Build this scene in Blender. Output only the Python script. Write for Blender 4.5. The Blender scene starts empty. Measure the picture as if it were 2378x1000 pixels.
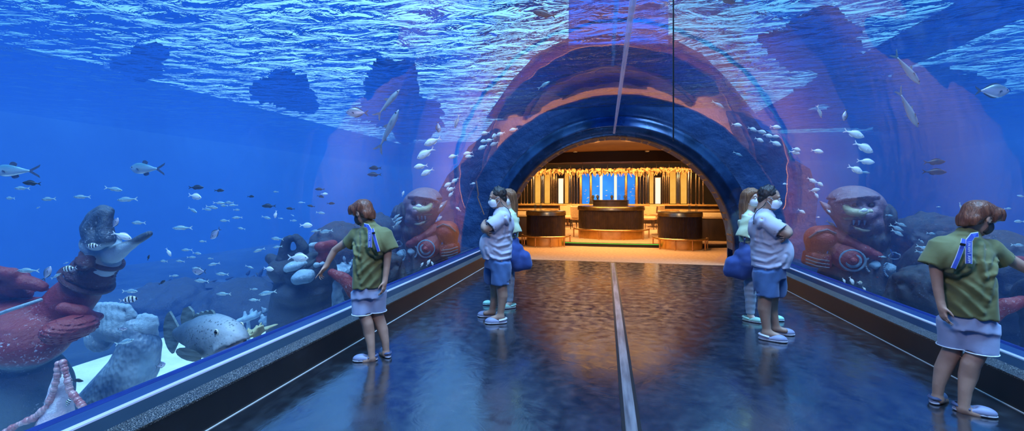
import bpy, bmesh, math, random
import numpy as np
from mathutils import Vector, Matrix, Quaternion
from math import pi, sin, cos, tan, atan, atan2, sqrt, radians as R
random.seed(7); rng = np.random.default_rng(7)
SC = bpy.context.scene
COL = SC.collection
# ---------------------------------------------------------------- camera
F = 1010.0                    # focal length in pixels of the 2378 x 1000 frame
H = 1.52                      # eye height
HOR = 455.0                   # horizon row
YAW = atan((1405 - 1189) / F) # camera looks this far left of the tunnel axis
AX = 0.17                     # middle of the tunnel (joint strip)
def W(px, py, zc):
    """point seen at pixel (px,py) at distance zc along the view axis"""
    xc = (px - 1189) / F * zc
    return Vector((-zc * sin(YAW) + xc * cos(YAW), zc * cos(YAW) + xc * sin(YAW), H - (py - HOR) / F * zc))
RIGHT = Vector((cos(YAW), sin(YAW), 0)); FWD = Vector((-sin(YAW), cos(YAW), 0)); UP = Vector((0, 0, 1))
cam = bpy.data.objects.new('camera', bpy.data.cameras.new('camera')); COL.objects.link(cam)
cam.location = (0, 0, H); cam.rotation_euler = (pi / 2, 0, YAW)
cam.data.sensor_width = 36; cam.data.lens = 36 * F / 2378; cam.data.shift_y = (HOR - 500) / 2378
cam.data.clip_start = 0.05; cam.data.clip_end = 200
SC.camera = cam
# ---------------------------------------------------------------- materials
class NT:
    def __init__(s, name):
        s.m = bpy.data.materials.new(name); s.m.use_nodes = True; s.t = s.m.node_tree; s.t.nodes.clear()
        s.out = s.n('ShaderNodeOutputMaterial')
    def n(s, typ, **kw):
        d = s.t.nodes.new(typ)
        for k, v in kw.items():
            if k == 'i':
                for a, b in v.items(): s.set(d, a, b)
            else: setattr(d, k, v)
        return d
    def set(s, d, a, b):
        sock = d.inputs[a]
        if isinstance(b, bpy.types.NodeSocket): s.t.links.new(b, sock)
        elif isinstance(b, bpy.types.Node): s.t.links.new(b.outputs[0], sock)
        else:
            if hasattr(sock.default_value, '__len__') and len(sock.default_value) == 4 and len(b) == 3: b = (*b, 1)
            sock.default_value = b
    def surf(s, x): s.set(s.out, 'Surface', x); return s.m
    def coord(s, scale=(1, 1, 1), kind='Object'):
        c = s.n('ShaderNodeTexCoord'); m = s.n('ShaderNodeMapping')
        s.t.links.new(c.outputs[kind], m.inputs[0]); m.inputs['Scale'].default_value = scale
        return m.outputs[0]
    def noise(s, vec, scale=5, detail=3, rough=.55, dist=0):
        return s.n('ShaderNodeTexNoise', i={'Vector': vec, 'Scale': scale, 'Detail': detail, 'Roughness': rough, 'Distortion': dist}).outputs[0]
    def ramp(s, fac, stops, interp='LINEAR'):
        r = s.n('ShaderNodeValToRGB'); r.color_ramp.interpolation = interp
        e = r.color_ramp.elements
        while len(e) < len(stops): e.new(.5)
        for k, (p, c) in enumerate(stops):
            e[k].position = p; e[k].color = (*c, 1) if len(c) == 3 else c
        s.set(r, 'Fac', fac); return r.outputs[0]
    def val(s, fac, lo, hi, a=0., b=1.):
        return s.n('ShaderNodeMapRange', i={'Value': fac, 'From Min': lo, 'From Max': hi, 'To Min': a, 'To Max': b}).outputs[0]
    def math(s, op, a, b=0.):
        m = s.n('ShaderNodeMath', operation=op); s.set(m, 0, a); s.set(m, 1, b); return m.outputs[0]
    def bump(s, h, strength=.3, dist=.02):
        return s.n('ShaderNodeBump', i={'Height': h, 'Strength': strength, 'Distance': dist}).outputs[0]
def bsdf(nt, color, rough=.5, metal=0., normal=None, **kw):
    i = {'Base Color': color, 'Roughness': rough, 'Metallic': metal}
    if normal is not None: i['Normal'] = normal
    for k, v in kw.items(): i[k.replace('_', ' ')] = v
    return nt.n('ShaderNodeBsdfPrincipled', i=i)
def mat(name, c1, c2=None, scale=6., rough=.5, metal=0., bump=0., bdist=.01, bscale=None, stretch=(1, 1, 1), lo=.35, hi=.65, **kw):
    """two colours mottled by noise, with a noise bump"""
    t = NT(name); v = t.coord(stretch)
    n = t.noise(v, scale, 4)
    col = t.ramp(n, [(lo, c1), (hi, c2 or c1)])
    nm = t.bump(t.noise(v, bscale or scale * 3, 4), bump, bdist) if bump else None
    return t.surf(bsdf(t, col, rough, metal, nm, **kw))
def emit(name, color, strength):
    t = NT(name); return t.surf(t.n('ShaderNodeEmission', i={'Color': color, 'Strength': strength}))
# ---------------------------------------------------------------- objects
def mesh(name, verts, faces, material=None, parent=None, smooth=True, loc=None):
    me = bpy.data.meshes.new(name)
    if isinstance(verts, np.ndarray) and isinstance(faces, np.ndarray):
        k = faces.shape[1]
        me.vertices.add(len(verts)); me.vertices.foreach_set('co', verts.astype(np.float32).ravel())
        me.loops.add(faces.size); me.loops.foreach_set('vertex_index', faces.astype(np.int32).ravel())
        me.polygons.add(len(faces)); me.polygons.foreach_set('loop_start', np.arange(0, faces.size, k, dtype=np.int32))
        me.update(calc_edges=True); me.validate()
    else:
        me.from_pydata([tuple(v) for v in verts], [], [tuple(f) for f in faces]); me.update()
    if smooth: me.polygons.foreach_set('use_smooth', [True] * len(me.polygons))
    o = bpy.data.objects.new(name, me); COL.objects.link(o)
    for m in (material if isinstance(material, (list, tuple)) else [material]):
        if m: me.materials.append(m)
    if parent: o.parent = parent
    if loc is not None: o.location = loc
    return o
class MB:
    """collects shapes; build() links them as one mesh object"""
    def __init__(s): s.b = bmesh.new()
    def box(s, lo, hi, bev=0.):
        lo, hi = Vector(lo), Vector(hi)
        r = bmesh.ops.create_cube(s.b, size=1)
        c = (lo + hi) / 2; d = hi - lo
        for v in r['verts']: v.co = Vector((v.co.x * d.x, v.co.y * d.y, v.co.z * d.z)) + c
        if bev:
            ed = list({e for v in r['verts'] for e in v.link_edges})
            bmesh.ops.bevel(s.b, geom=ed, offset=bev, segments=2, affect='EDGES', profile=.5)
        return s
    def tube(s, pts, rad, seg=10, caps=True, closed=False, flat=None):
        pts = [Vector(p) for p in pts]; n = len(pts)
        rad = rad if hasattr(rad, '__len__') else [rad] * n
        rings = []; prev = None
        for i, p in enumerate(pts):
            a = pts[(i - 1) % n] if (i > 0 or closed) else p; c = pts[(i + 1) % n] if (i < n - 1 or closed) else p
            t = (c - a).normalized()
            if prev is None:
                u = t.orthogonal().normalized() if flat is None else (Vector(flat) - t * t.dot(Vector(flat))).normalized()
            else: u = (prev - t * t.dot(prev)).normalized()
            prev = u; w = t.cross(u)
            rr = rad[i]; ru, rw = (rr if hasattr(rr, '__len__') else (rr, rr))
            rings.append([s.b.verts.new(p + u * (ru * cos(2 * pi * k / seg)) + w * (rw * sin(2 * pi * k / seg))) for k in range(seg)])
        m = n if closed else n - 1
        for i in range(m):
            A, B = rings[i], rings[(i + 1) % n]
            for k in range(seg): s.b.faces.new((A[k], A[(k + 1) % seg], B[(k + 1) % seg], B[k]))
        if caps and not closed:
            s.b.faces.new(rings[0][::-1]); s.b.faces.new(rings[-1])
        return s
    def prism(s, poly, z0, z1):
        a = [s.b.verts.new((x, y, z0)) for x, y in poly]; b = [s.b.verts.new((x, y, z1)) for x, y in poly]
        n = len(poly)
        s.b.faces.new(a[::-1]); s.b.faces.new(b)
        for i in range(n): s.b.faces.new((a[i], a[(i + 1) % n], b[(i + 1) % n], b[i]))
        return s
    def extrude_y(s, prof, y0, y1):
        """closed x-z profile swept along y"""
        a = [s.b.verts.new((x, y0, z)) for x, z in prof]; b = [s.b.verts.new((x, y1, z)) for x, z in prof]
        n = len(prof); s.b.faces.new(a); s.b.faces.new(b[::-1])
        for i in range(n): s.b.faces.new((a[(i + 1) % n], a[i], b[i], b[(i + 1) % n]))
        return s
    def lathe(s, prof, seg=24, c=(0, 0, 0), a0=0., a1=2 * pi, sx=1., sy=1.):
        full = abs(a1 - a0 - 2 * pi) < 1e-6
        k = seg if full else seg + 1
        c = Vector(c); rings = []
        for j in range(k):
            a = a0 + (a1 - a0) * j / seg
            rings.append([s.b.verts.new(c + Vector((r * cos(a) * sx, r * sin(a) * sy, z))) for r, z in prof])
        for j in range(k if full else k - 1):
            A, B = rings[j], rings[(j + 1) % k]
            for i in range(len(prof) - 1): s.b.faces.new((A[i], B[i], B[i + 1], A[i + 1]))
        return s
    def ball(s, c, r, seg=12, sc=(1, 1, 1)):
        q = bmesh.ops.create_uvsphere(s.b, u_segments=seg, v_segments=max(6, seg * 2 // 3), radius=r)
        for v in q['verts']: v.co = Vector((v.co.x * sc[0], v.co.y * sc[1], v.co.z * sc[2])) + Vector(c)
        return s
    def build(s, name, material, parent=None, smooth=True, loc=None, rot=None, fix=True):
        if fix: bmesh.ops.recalc_face_normals(s.b, faces=s.b.faces)
        me = bpy.data.meshes.new(name); s.b.to_mesh(me); s.b.free()
        if smooth: me.polygons.foreach_set('use_smooth', [True] * len(me.polygons))
        o = bpy.data.objects.new(name, me); COL.objects.link(o)
        if material: me.materials.append(material)
        if parent: o.parent = parent
        if loc is not None: o.location = loc
        if rot is not None: o.rotation_euler = rot
        if smooth:
            try: me.set_sharp_from_angle(angle=R(38))
            except Exception: pass
        return o
def tag(o, label=None, cat=None, group=None, kind=None):
    if label: o['label'] = label
    if cat: o['category'] = cat
    if group: o['group'] = group
    if kind: o['kind'] = kind
    return o
def empty(name, loc=(0, 0, 0), rz=0., label=None, cat=None, group=None):
    o = bpy.data.objects.new(name, None); COL.objects.link(o); o.location = loc; o.rotation_euler = (0, 0, rz)
    o.empty_display_size = .1
    return tag(o, label, cat, group)
CH = {}
def kids(o):
    return [c for c in COL.objects if c.parent == o]
def copy_tree(o, parent=None, table=None):
    if table is None:
        table = {}
        for c in COL.objects:
            if c.parent: table.setdefault(c.parent.name, []).append(c)
    c = o.copy(); COL.objects.link(c)
    if parent: c.parent = parent
    for ch in table.get(o.name, []): copy_tree(ch, c, table)
    return c
def mirror(o, label=None, group=None, shift=(0, 0, 0)):
    """the same thing on the other side of the tunnel: reflected across the joint strip"""
    c = copy_tree(o)
    c.location = Vector((2 * AX - o.location.x, o.location.y, o.location.z)) + Vector(shift)
    e = o.rotation_euler
    c.rotation_euler = (e.x, -e.y, -e.z); c.scale = (-o.scale.x, o.scale.y, o.scale.z)
    if label: c['label'] = label
    if group: c['group'] = group
    return c
# ---------------------------------------------------------------- sculpting: distance fields -> surface nets
def _rc(P, a, b, r1, r2):
    a = np.array(a, float); b = np.array(b, float); ab = b - a; L2 = ab @ ab + 1e-12
    t = np.clip(((P - a) @ ab) / L2, 0, 1)
    return np.linalg.norm(P - a - t[:, None] * ab, axis=1) - (r1 + (r2 - r1) * t)
def _rot(rot):
    return np.array(rot.to_matrix() if hasattr(rot, 'to_matrix') else rot, float)
def rotm(rx=0, ry=0, rz=0):
    from mathutils import Euler
    return np.array(Euler((R(rx), R(ry), R(rz))).to_matrix())
def _el(P, c, r, rot=None):
    q = P - np.array(c, float)
    if rot is not None: q = q @ _rot(rot)
    r = np.array(r, float)
    k0 = np.linalg.norm(q / r, axis=1); k1 = np.linalg.norm(q / (r * r), axis=1) + 1e-9
    return k0 * (k0 - 1) / k1
def _bx(P, c, h, rd=0., rot=None):
    q = P - np.array(c, float)
    if rot is not None: q = q @ _rot(rot)
    d = np.abs(q) - (np.array(h, float) - rd)
    return np.linalg.norm(np.maximum(d, 0), axis=1) + np.minimum(d.max(axis=1), 0) - rd
def _smin(a, b, k):
    if k <= 0: return np.minimum(a, b)
    h = np.clip(.5 + .5 * (b - a) / k, 0, 1)
    return b + (a - b) * h - k * h * (1 - h)
def _bb(p):
    t = p[0]
    if t == 'rc':
        a, b, r = np.array(p[1], float), np.array(p[2], float), max(p[3], p[4]); return np.minimum(a, b) - r, np.maximum(a, b) + r
    if t == 'ch':
        q = np.array([x[:3] for x in p[1]], float); r = max(x[3] for x in p[1]); return q.min(0) - r, q.max(0) + r
    if t in ('cy', 'ce'):
        a, b = np.array(p[1], float), np.array(p[2], float); r = np.max(np.abs(np.concatenate([np.atleast_1d(p[3]), np.atleast_1d(p[4])]))); return np.minimum(a, b) - r, np.maximum(a, b) + r
    if t in ('el', 'bx'):
        c = np.array(p[1], float); h = np.array(p[2], float)
        if len(p) > (3 if t == 'el' else 4) and p[3 if t == 'el' else 4] is not None:
            h = np.abs(_rot(p[3 if t == 'el' else 4])) @ h
        return c - h, c + h
def _prim(P, p):
    t = p[0]
    if t == 'rc': return _rc(P, *p[1:5])
    if t == 'el': return _el(P, *p[1:])
    if t == 'bx': return _bx(P, *p[1:])
    if t in ('cy', 'ce'):
        a = np.array(p[1], float); ab = np.array(p[2], float) - a; L = np.linalg.norm(ab); u = ab / L
        q = P - a; s_ = q @ u; tt = np.clip(s_ / L, 0, 1); rad = q - s_[:, None] * u
        if t == 'cy': d = np.linalg.norm(rad, axis=1) - (p[3] + (p[4] - p[3]) * tt)
        else:
            x = np.array(p[5], float); x -= u * (x @ u); x /= np.linalg.norm(x); y = np.cross(u, x)
            rx = p[3][0] + (p[4][0] - p[3][0]) * tt; ry = p[3][1] + (p[4][1] - p[3][1]) * tt
            X = rad @ x; Y = rad @ y
            k0 = np.sqrt((X / rx) ** 2 + (Y / ry) ** 2); k1 = np.sqrt((X / rx ** 2) ** 2 + (Y / ry ** 2) ** 2) + 1e-9
            d = k0 * (k0 - 1) / k1; d = np.where(k0 < .05, -np.minimum(rx, ry), d)
        return np.maximum(d, np.maximum(s_ - L, -s_))
    if t == 'ch':
        d = None
        for u, v in zip(p[1], p[1][1:]):
            e = _rc(P, u[:3], v[:3], u[3], v[3]); d = e if d is None else np.minimum(d, e)
        return d
def sculpt(prims, res=.015, k=.03, disp=None, pad=None):
    """prims: ('rc',a,b,r1,r2) ('ch',[(x,y,z,r),..]) ('el',c,r,rot) ('bx',c,h,round,rot); a trailing dict may hold op='sub'|'and', k.
    returns (verts, quads)"""
    items = []
    for p in prims:
        o = {}
        if isinstance(p[-1], dict): o = p[-1]; p = p[:-1]
        items.append((p, o))
    lo = np.min([_bb(p)[0] for p, o in items if o.get('op', 'add') == 'add'], axis=0); hi = np.max([_bb(p)[1] for p, o in items if o.get('op', 'add') == 'add'], axis=0)
    g = 2 * res + (pad or k * .6)
    lo -= g; hi += g
    N = np.ceil((hi - lo) / res).astype(int) + 1
    ax = [lo[i] + res * np.arange(N[i]) for i in range(3)]
    D = np.full(tuple(N), 1e3)
    for p, o in items:
        kk = o.get('k', k); op = o.get('op', 'add')
        if op == 'plane':      # keep the side where n.(x-c) < 0
            pass
        if op in ('add', 'sub'):
            l, h = _bb(p); mg = kk + 4 * res + .02
            i0 = np.clip(((l - mg - lo) / res).astype(int), 0, N - 1); i1 = np.clip(np.ceil((h + mg - lo) / res).astype(int) + 1, 1, N)
        else: i0 = np.zeros(3, int); i1 = N
        sl = tuple(slice(i0[i], i1[i]) for i in range(3))
        X, Y, Z = np.meshgrid(ax[0][sl[0]], ax[1][sl[1]], ax[2][sl[2]], indexing='ij')
        P = np.stack([X.ravel(), Y.ravel(), Z.ravel()], 1)
        if p[0] == 'pl':
            n = np.array(p[2], float); n /= np.linalg.norm(n); d = (P - np.array(p[1], float)) @ n
        elif p[0] == 'fn': d = p[1](P)
        else: d = _prim(P, p)
        cur = D[sl].ravel()
        if op == 'add': new = _smin(cur, d, kk)
        elif op == 'sub': new = -_smin(-cur, d, kk)
        elif op == 'and': new = -_smin(-cur, -d, kk)
        D[sl] = new.reshape(D[sl].shape)
    if disp is not None:
        m = np.abs(D) < 5 * res + .06
        X, Y, Z = np.meshgrid(*ax, indexing='ij')
        P = np.stack([X[m], Y[m], Z[m]], 1)
        D[m] += disp(P)
    D[0], D[-1], D[:, 0], D[:, -1], D[:, :, 0], D[:, :, -1] = [1e-3 + np.abs(q) for q in (D[0], D[-1], D[:, 0], D[:, -1], D[:, :, 0], D[:, :, -1])]
    return nets(D, lo, res)
def nets(D, lo, res):
    S = D < 0
    nx, ny, nz = D.shape
    cnt = np.zeros((nx - 1, ny - 1, nz - 1)); pos = np.zeros((nx - 1, ny - 1, nz - 1, 3))
    c = [(i, j, k) for i in (0, 1) for j in (0, 1) for k in (0, 1)]
    def sub(A, q): return A[q[0]:nx - 1 + q[0], q[1]:ny - 1 + q[1], q[2]:nz - 1 + q[2]]
    for a in c:
        for d in range(3):
            if a[d]: continue
            b = list(a); b[d] = 1
            A, B = sub(D, a), sub(D, b); x = (A < 0) != (B < 0)
            t = np.where(x, A / np.where(x, A - B, 1), 0)
            for e in range(3):
                pos[..., e] += np.where(x, a[e] + (t if e == d else 0), 0)
            cnt += x
    act = cnt > 0
    idx = -np.ones(act.shape, int); idx[act] = np.arange(act.sum())
    I = np.argwhere(act)
    V = lo + res * (I + pos[act] / cnt[act][:, None])
    Fs = []
    for d in range(3):
        sl0 = [slice(None)] * 3; sl1 = [slice(None)] * 3; sl0[d] = slice(0, -1); sl1[d] = slice(1, None)
        ch = S[tuple(sl0)] != S[tuple(sl1)]
        E = np.argwhere(ch)
        u, v = [(1, 2), (2, 0), (0, 1)][d]
        E = E[(E[:, u] > 0) & (E[:, v] > 0) & (E[:, u] < D.shape[u] - 1) & (E[:, v] < D.shape[v] - 1)]
        if not len(E): continue
        def at(du, dv):
            q = E.copy(); q[:, u] += du; q[:, v] += dv; return idx[q[:, 0], q[:, 1], q[:, 2]]
        q = np.stack([at(-1, -1), at(0, -1), at(0, 0), at(-1, 0)], 1)
        inside = S[E[:, 0], E[:, 1], E[:, 2]]
        q[~inside] = q[~inside][:, ::-1]
        Fs.append(q)
    Fq = np.concatenate(Fs)
    return V, Fq[(Fq >= 0).all(1)]
def sc_obj(name, prims, material, parent=None, res=.015, k=.03, disp=None, origin=None, smooth_iter=1):
    V, Q = sculpt(prims, res, k, disp)
    for _ in range(smooth_iter):       # light Laplacian pass removes the grid terraces
        A = np.zeros_like(V); n = np.zeros(len(V))
        for a, b in ((0, 1), (1, 2), (2, 3), (3, 0)):
            np.add.at(A, Q[:, a], V[Q[:, b]]); np.add.at(n, Q[:, a], 1); np.add.at(A, Q[:, b], V[Q[:, a]]); np.add.at(n, Q[:, b], 1)
        V = .5 * V + .5 * A / n[:, None]
    if origin is not None: V = V - np.array(origin, float)
    return mesh(name, V, Q, material, parent)
# smooth value noise for displacement
_T = rng.random((32, 32, 32))
def vn(P, s=1., seed=0.):
    q = np.asarray(P) * s + seed * 7.31 + 100.; i = np.floor(q).astype(int); f = q - i; f = f * f * (3 - 2 * f); i %= 32; j = (i + 1) % 32
    def g(a, b, c): return _T[a, b, c]
    x0, y0, z0 = i.T; x1, y1, z1 = j.T; fx, fy, fz = f.T
    l = lambda a, b, t: a + (b - a) * t
    return l(l(l(g(x0, y0, z0), g(x1, y0, z0), fx), l(g(x0, y1, z0), g(x1, y1, z0), fx), fy),
             l(l(g(x0, y0, z1), g(x1, y0, z1), fx), l(g(x0, y1, z1), g(x1, y1, z1), fx), fy), fz) - .5
# ================================================================ SETTING
ZS = 3.95        # water surface
ZB = -1.0        # tank bottom
YE = 10.35       # portal wall
YN = -4.0        # tunnel behind the camera
XL, XR = -2.53, 2.53 + 2 * AX
GA, GB, GZ = 3.12, 3.05, 0.33   # acrylic half width, rise, spring height
def arch(a, b, n=48, z0=GZ, cx=AX):
    return [(cx + a * cos(t), z0 + b * sin(t)) for t in [pi - pi * i / n for i in range(n + 1)]]
# floor: polished dark resin
t = NT('polished dark resin floor'); v = t.coord((1, .35, 1))
n1 = t.noise(v, 2.2, 5, .6, 1.2); n2 = t.noise(t.coord(), 9, 4)
col = t.ramp(n1, [(.3, (.006, .007, .010)), (.7, (.028, .032, .042))])
nm = t.bump(t.noise(t.coord((1.2, .9, 1)), 3.2, 4, .6, .8), .16, .02)
lwf = t.n('ShaderNodeLayerWeight', i={'Blend': .5, 'Normal': nm})
fac = t.math('ADD', t.math('MULTIPLY', t.math('POWER', lwf.outputs['Facing'], 2.4), .74), .20)
M_floor = t.surf(t.n('ShaderNodeMixShader', i={0: fac, 1: t.n('ShaderNodeBsdfDiffuse', i={'Color': col, 'Normal': nm}), 2: t.n('ShaderNodeBsdfGlossy', i={'Color': (.86, .87, .9), 'Roughness': t.val(n2, .3, .7, .10, .26), 'Normal': nm})}))
b = MB(); b.box((XL - .2, YN, -.1), (XR + .2, YE - .05, 0)); fl = tag(b.build('floor', M_floor, smooth=False), kind='structure')
# curb: granite ledge + steel strip
t = NT('speckled granite'); v = t.coord(); n = t.noise(v, 160, 2, .7)
M_gran = t.surf(bsdf(t, t.ramp(n, [(.42, (.008, .008, .008)), (.56, (.05, .048, .044)), (.67, (.42, .40, .38))]), .35, 0, t.bump(n, .3, .004)))
M_gface = mat('dark granite face', (.006, .005, .006), (.016, .013, .014), 2, .35, stretch=(1, 1, .3))
M_ledge = mat('black sealed ledge', (.006, .010, .022), (.010, .016, .032), 3, .3)
M_strip = mat('brushed aluminium strip', (.50, .46, .60), (.66, .62, .74), 20, .35, .15, stretch=(1, .05, 1))  # pale lavender base carries the light this strip reflects
M_refl = mat('blue acrylic edge reflection', (.03, .07, .20), (.05, .11, .28), 6, .2, .4, stretch=(1, .05, 1))  # band coloured as the reflection of the acrylic edge
M_seal = mat('blue silicone seal', (.008, .02, .14), (.01, .03, .2), 3, .3)
M_grout = mat('pale grout line', (.5, .5, .5), None, 3, .6)
def curb(side, label):
    s = -1 if side == 'left' else 1
    x = lambda d: AX + s * (AX - XL + d)
    def prof(name, pts, m):
        b = MB(); b.extrude_y([(x(d), z) for d, z in pts], YN, YE - .02)
        return tag(b.build(name, m, smooth=False), kind='structure')
    prof('baseboard_' + side, [(0, 0), (0, .225), (.03, .225), (.03, 0)], M_gface)
    prof('trim_grout_' + side, [(-.012, .0), (-.012, .004), (0, .004), (0, 0)], M_grout)
    prof('trim_ledge_' + side, [(-.006, .222), (-.006, .236), (.15, .236), (.15, .222)], M_gran)
    prof('trim_' + side, [(.15, .0), (.15, .226), (.27, .258), (.27, 0)], M_ledge)
    prof('trim_strip_' + side, [(.27, .25), (.275, .266), (.305, .270), (.31, .25)], M_strip)
    prof('trim_reflection_' + side, [(.31, .0), (.31, .266), (.38, .290), (.38, 0)], M_refl)
    prof('trim_seal_' + side, [(.38, .0), (.38, .291), (.395, .303), (.42, .303), (.42, 0)], M_seal)
curb('left', ''); curb('right', '')
# joint strip in the floor
M_rub = mat('black rubber seal', (.006, .006, .007), None, 4, .5)
M_joint = mat('worn metal joint cover', (.16, .16, .18), (.42, .42, .45), 7, .28, .6, stretch=(3, .25, 1), bump=.3, bdist=.004)
b = MB(); b.box((AX - .038, YN, 0), (AX + .038, YE - .2, .006)); js = tag(b.build('trim_joint', M_joint, smooth=False), kind='structure')
for s in (-1, 1):
    b = MB(); b.box((AX + s * .05 - .012, YN, 0), (AX + s * .05 + .012, YE - .2, .010)); tag(b.build('trim_seal', M_rub, smooth=False), kind='structure')  # right seal stands in for the reflection of the left one
# acrylic vault
t = NT('clear acrylic'); lw = t.n('ShaderNodeLayerWeight'); lw.inputs[0].default_value = .5
v = t.coord((1, .35, 1)); nm = t.bump(t.noise(v, 1.3, 2), .22, .05); 
t.set(lw, 'Normal', nm)
fac = t.math('ADD', t.math('MULTIPLY', t.math('POWER', lw.outputs['Facing'], 6.0), 1.0), .012)
M_acr = t.surf(t.n('ShaderNodeMixShader', i={0: fac, 1: t.n('ShaderNodeBsdfTransparent', i={0: (.93, .97, 1)}), 2: t.n('ShaderNodeBsdfGlossy', i={'Color': (1, 1, 1), 'Roughness': .02, 'Normal': nm})}))
pr = arch(GA, GB); ys = [YN, 1.0, 4.2, 7.4, YE + .02]
V = [(x, y, z) for y in (YN, YE) for x, z in pr]; n = len(pr)
gl = tag(mesh('window_vault', V, [(i, i + 1, n + i + 1, n + i) for i in range(n - 1)], M_acr), kind='structure')
# tank water: everything round the vault, from sand to surface
t = NT('sea water')
vol = t.n('ShaderNodeVolumeScatter', i={'Color': (.11, .34, 1.0), 'Density': .042, 'Anisotropy': .2})
ab = t.n('ShaderNodeVolumeAbsorption', i={'Color': (.25, .62, 1.0), 'Density': .05})
t.set(t.out, 'Volume', t.n('ShaderNodeAddShader', i={0: vol, 1: ab}))
M_water = t.m
TX0, TX1, TY1 = -17.0, 17.0 + 2 * AX, 34.0
wo = arch(GA + .01, GB + .01)
BX = 4.25   # half width of the portal block
b = MB()
b.extrude_y([(TX0, ZB), (TX0, ZS), (TX1, ZS), (TX1, ZB), (wo[-1][0], ZB)] + wo[::-1] + [(wo[0][0], ZB)], YN + .05, YE)
wt = tag(b.build('tank_water', M_water, smooth=False), 'clear blue sea water filling the tank around the tunnel', 'water', kind='stuff')
for s in (-1, 1):
    xo = TX0 if s < 0 else TX1
    b = MB(); b.prism([(AX + s * 2.85, YE + .001), (xo, YE + .001), (xo, TY1), (AX + s * 9.75, TY1)], ZB, ZS)
    tag(b.build('tank_water', M_water, smooth=False), 'blue sea water of the tank beyond the portal wall, ' + ('left' if s < 0 else 'right') + ' of the bar', 'water', kind='stuff')
# water surface from below
t = NT('rippled water surface')
v = t.coord((1, 1, 1)); big = t.noise(v, .32, 2)
h = t.math('ADD', t.math('MULTIPLY', t.noise(t.coord((1, 1.8, 1)), 1.9, 4, .5, .8), t.val(big, .35, .65, .55, 1.25)), t.math('MULTIPLY', t.noise(v, .9, 2), 1.2))
nm = t.bump(h, 1., .30)
fr = t.n('ShaderNodeFresnel', i={'IOR': 1.12, 'Normal': nm})
M_surf = t.surf(t.n('ShaderNodeMixShader', i={0: fr.outputs[0], 1: t.n('ShaderNodeBsdfTransparent', i={0: (.9, .97, 1)}), 2: t.n('ShaderNodeBsdfGlossy', i={'Color': (.38, .64, .95), 'Roughness': .03, 'Normal': nm})}))
V = [(TX0 - 1, YN, ZS + .01), (TX1 + 1, YN, ZS + .01), (TX1 + 1, TY1, ZS + .01), (TX0 - 1, TY1, ZS + .01)]
ws = tag(mesh('water_surface', V, [(0, 1, 2, 3)], M_surf, smooth=False), kind='structure')
# tank shell
M_tank = mat('blue painted tank wall', (.05, .16, .4), (.07, .2, .45), .6, .8)
M_sand = mat('pale tank sand', (.6, .6, .55), (.75, .74, .68), 3, .9, bump=.5, bdist=.05, bscale=5)
M_bed = mat('dark tank bed', (.03, .05, .07), (.07, .10, .12), 1.2, .9, bump=.5, bdist=.1)
b = MB(); b.box((TX0 - 1, YN, ZB - .3), (TX1 + 1, TY1 + 1, ZB)); tag(b.build('floor_tank', M_bed, smooth=False), kind='structure')
b = MB(); b.box((-7.6, .5, ZB), (-3.0, 8.2, ZB + .03)); b.box((3.0 + 2 * AX, .5, ZB), (7.6 + 2 * AX, 8.2, ZB + .03)); tag(b.build('floor_sand', M_sand, smooth=False), kind='structure')
b = MB(); b.box((TX0 - 1, YN, ZB), (TX0 - .02, TY1, ZS + 2)); tag(b.build('wall_left', M_tank, smooth=False), kind='structure')
b = MB(); b.box((TX1 + .02, YN, ZB), (TX1 + 1, TY1, ZS + 2)); tag(b.build('wall_right', M_tank, smooth=False), kind='structure')
b = MB(); b.box((TX0 - 1, TY1 + .02, ZB), (TX1 + 1, TY1 + 1, ZS + 2)); tag(b.build('wall_back', M_tank, smooth=False), kind='structure')
b = MB(); b.box((TX0 - 1, YN - 1, ZB), (TX1 + 1, YN, ZS + 2)); tag(b.build('wall_front', M_tank, smooth=False), kind='structure')
# portal wall with the arched opening
M_rock = mat('dark blue painted rockwork', (.010, .036, .115), (.026, .08, .22), 1.5, .7, bump=.6, bdist=.1, bscale=3)
PA, PB = 2.58, 2.55
pin = arch(PA, PB)
b = MB()
top = [(-4.4, .2), (-4.25, 1.0), (-4.3, 1.6), (-4.05, 2.05), (-3.75, 2.3), (-3.5, 2.75), (-3.2, 2.95), (-2.85, 3.38), (-2.1, 3.46), (-1.2, 3.58), (.1, 3.6), (1.1, 3.55), (2.2, 3.46), (2.9, 3.38), (3.15, 3.0), (3.55, 2.75), (3.8, 2.3), (4.1, 2.1), (4.25, 1.5), (4.2, 1.0), (4.4, .2)]
b.extrude_y([(AX - BX, ZB)] + [(AX + x, z) for x, z in top] + [(AX + BX, ZB), (pin[-1][0], ZB), (pin[-1][0], 0)] + pin[::-1] + [(pin[0][0], 0), (pin[0][0], ZB)], YE + .03, YE + .5)
tag(b.build('wall_portal', M_rock, smooth=False), kind='structure')
# light: open daylight over the tank
w = bpy.data.worlds.new('world'); SC.world = w; w.use_nodes = True

wt_ = w.node_tree; bg_ = wt_.nodes['Background']; bg_.inputs[1].default_value = 1.2
tc_ = wt_.nodes.new('ShaderNodeTexCoord'); dp_ = wt_.nodes.new('ShaderNodeVectorMath'); dp_.operation = 'DOT_PRODUCT'; dp_.inputs[1].default_value = Vector((-.42, .90, .12)).normalized()
wt_.links.new(tc_.outputs['Generated'], dp_.inputs[0]); cr_ = wt_.nodes.new('ShaderNodeValToRGB'); wt_.links.new(dp_.outputs['Value'], cr_.inputs[0])
cr_.color_ramp.elements[0].position = .80; cr_.color_ramp.elements[0].color = (.15, .55, 1.0, 1); cr_.color_ramp.elements[1].position = .97; cr_.color_ramp.elements[1].color = (.40, 1.0, 1.6, 1)
wt_.links.new(cr_.outputs[0], bg_.inputs[0])
SC.view_settings.view_transform = 'Standard'; SC.view_settings.look = 'None'; SC.view_settings.gamma = 1; SC.view_settings.exposure = 0
SC.cycles.use_denoising = True
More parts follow.
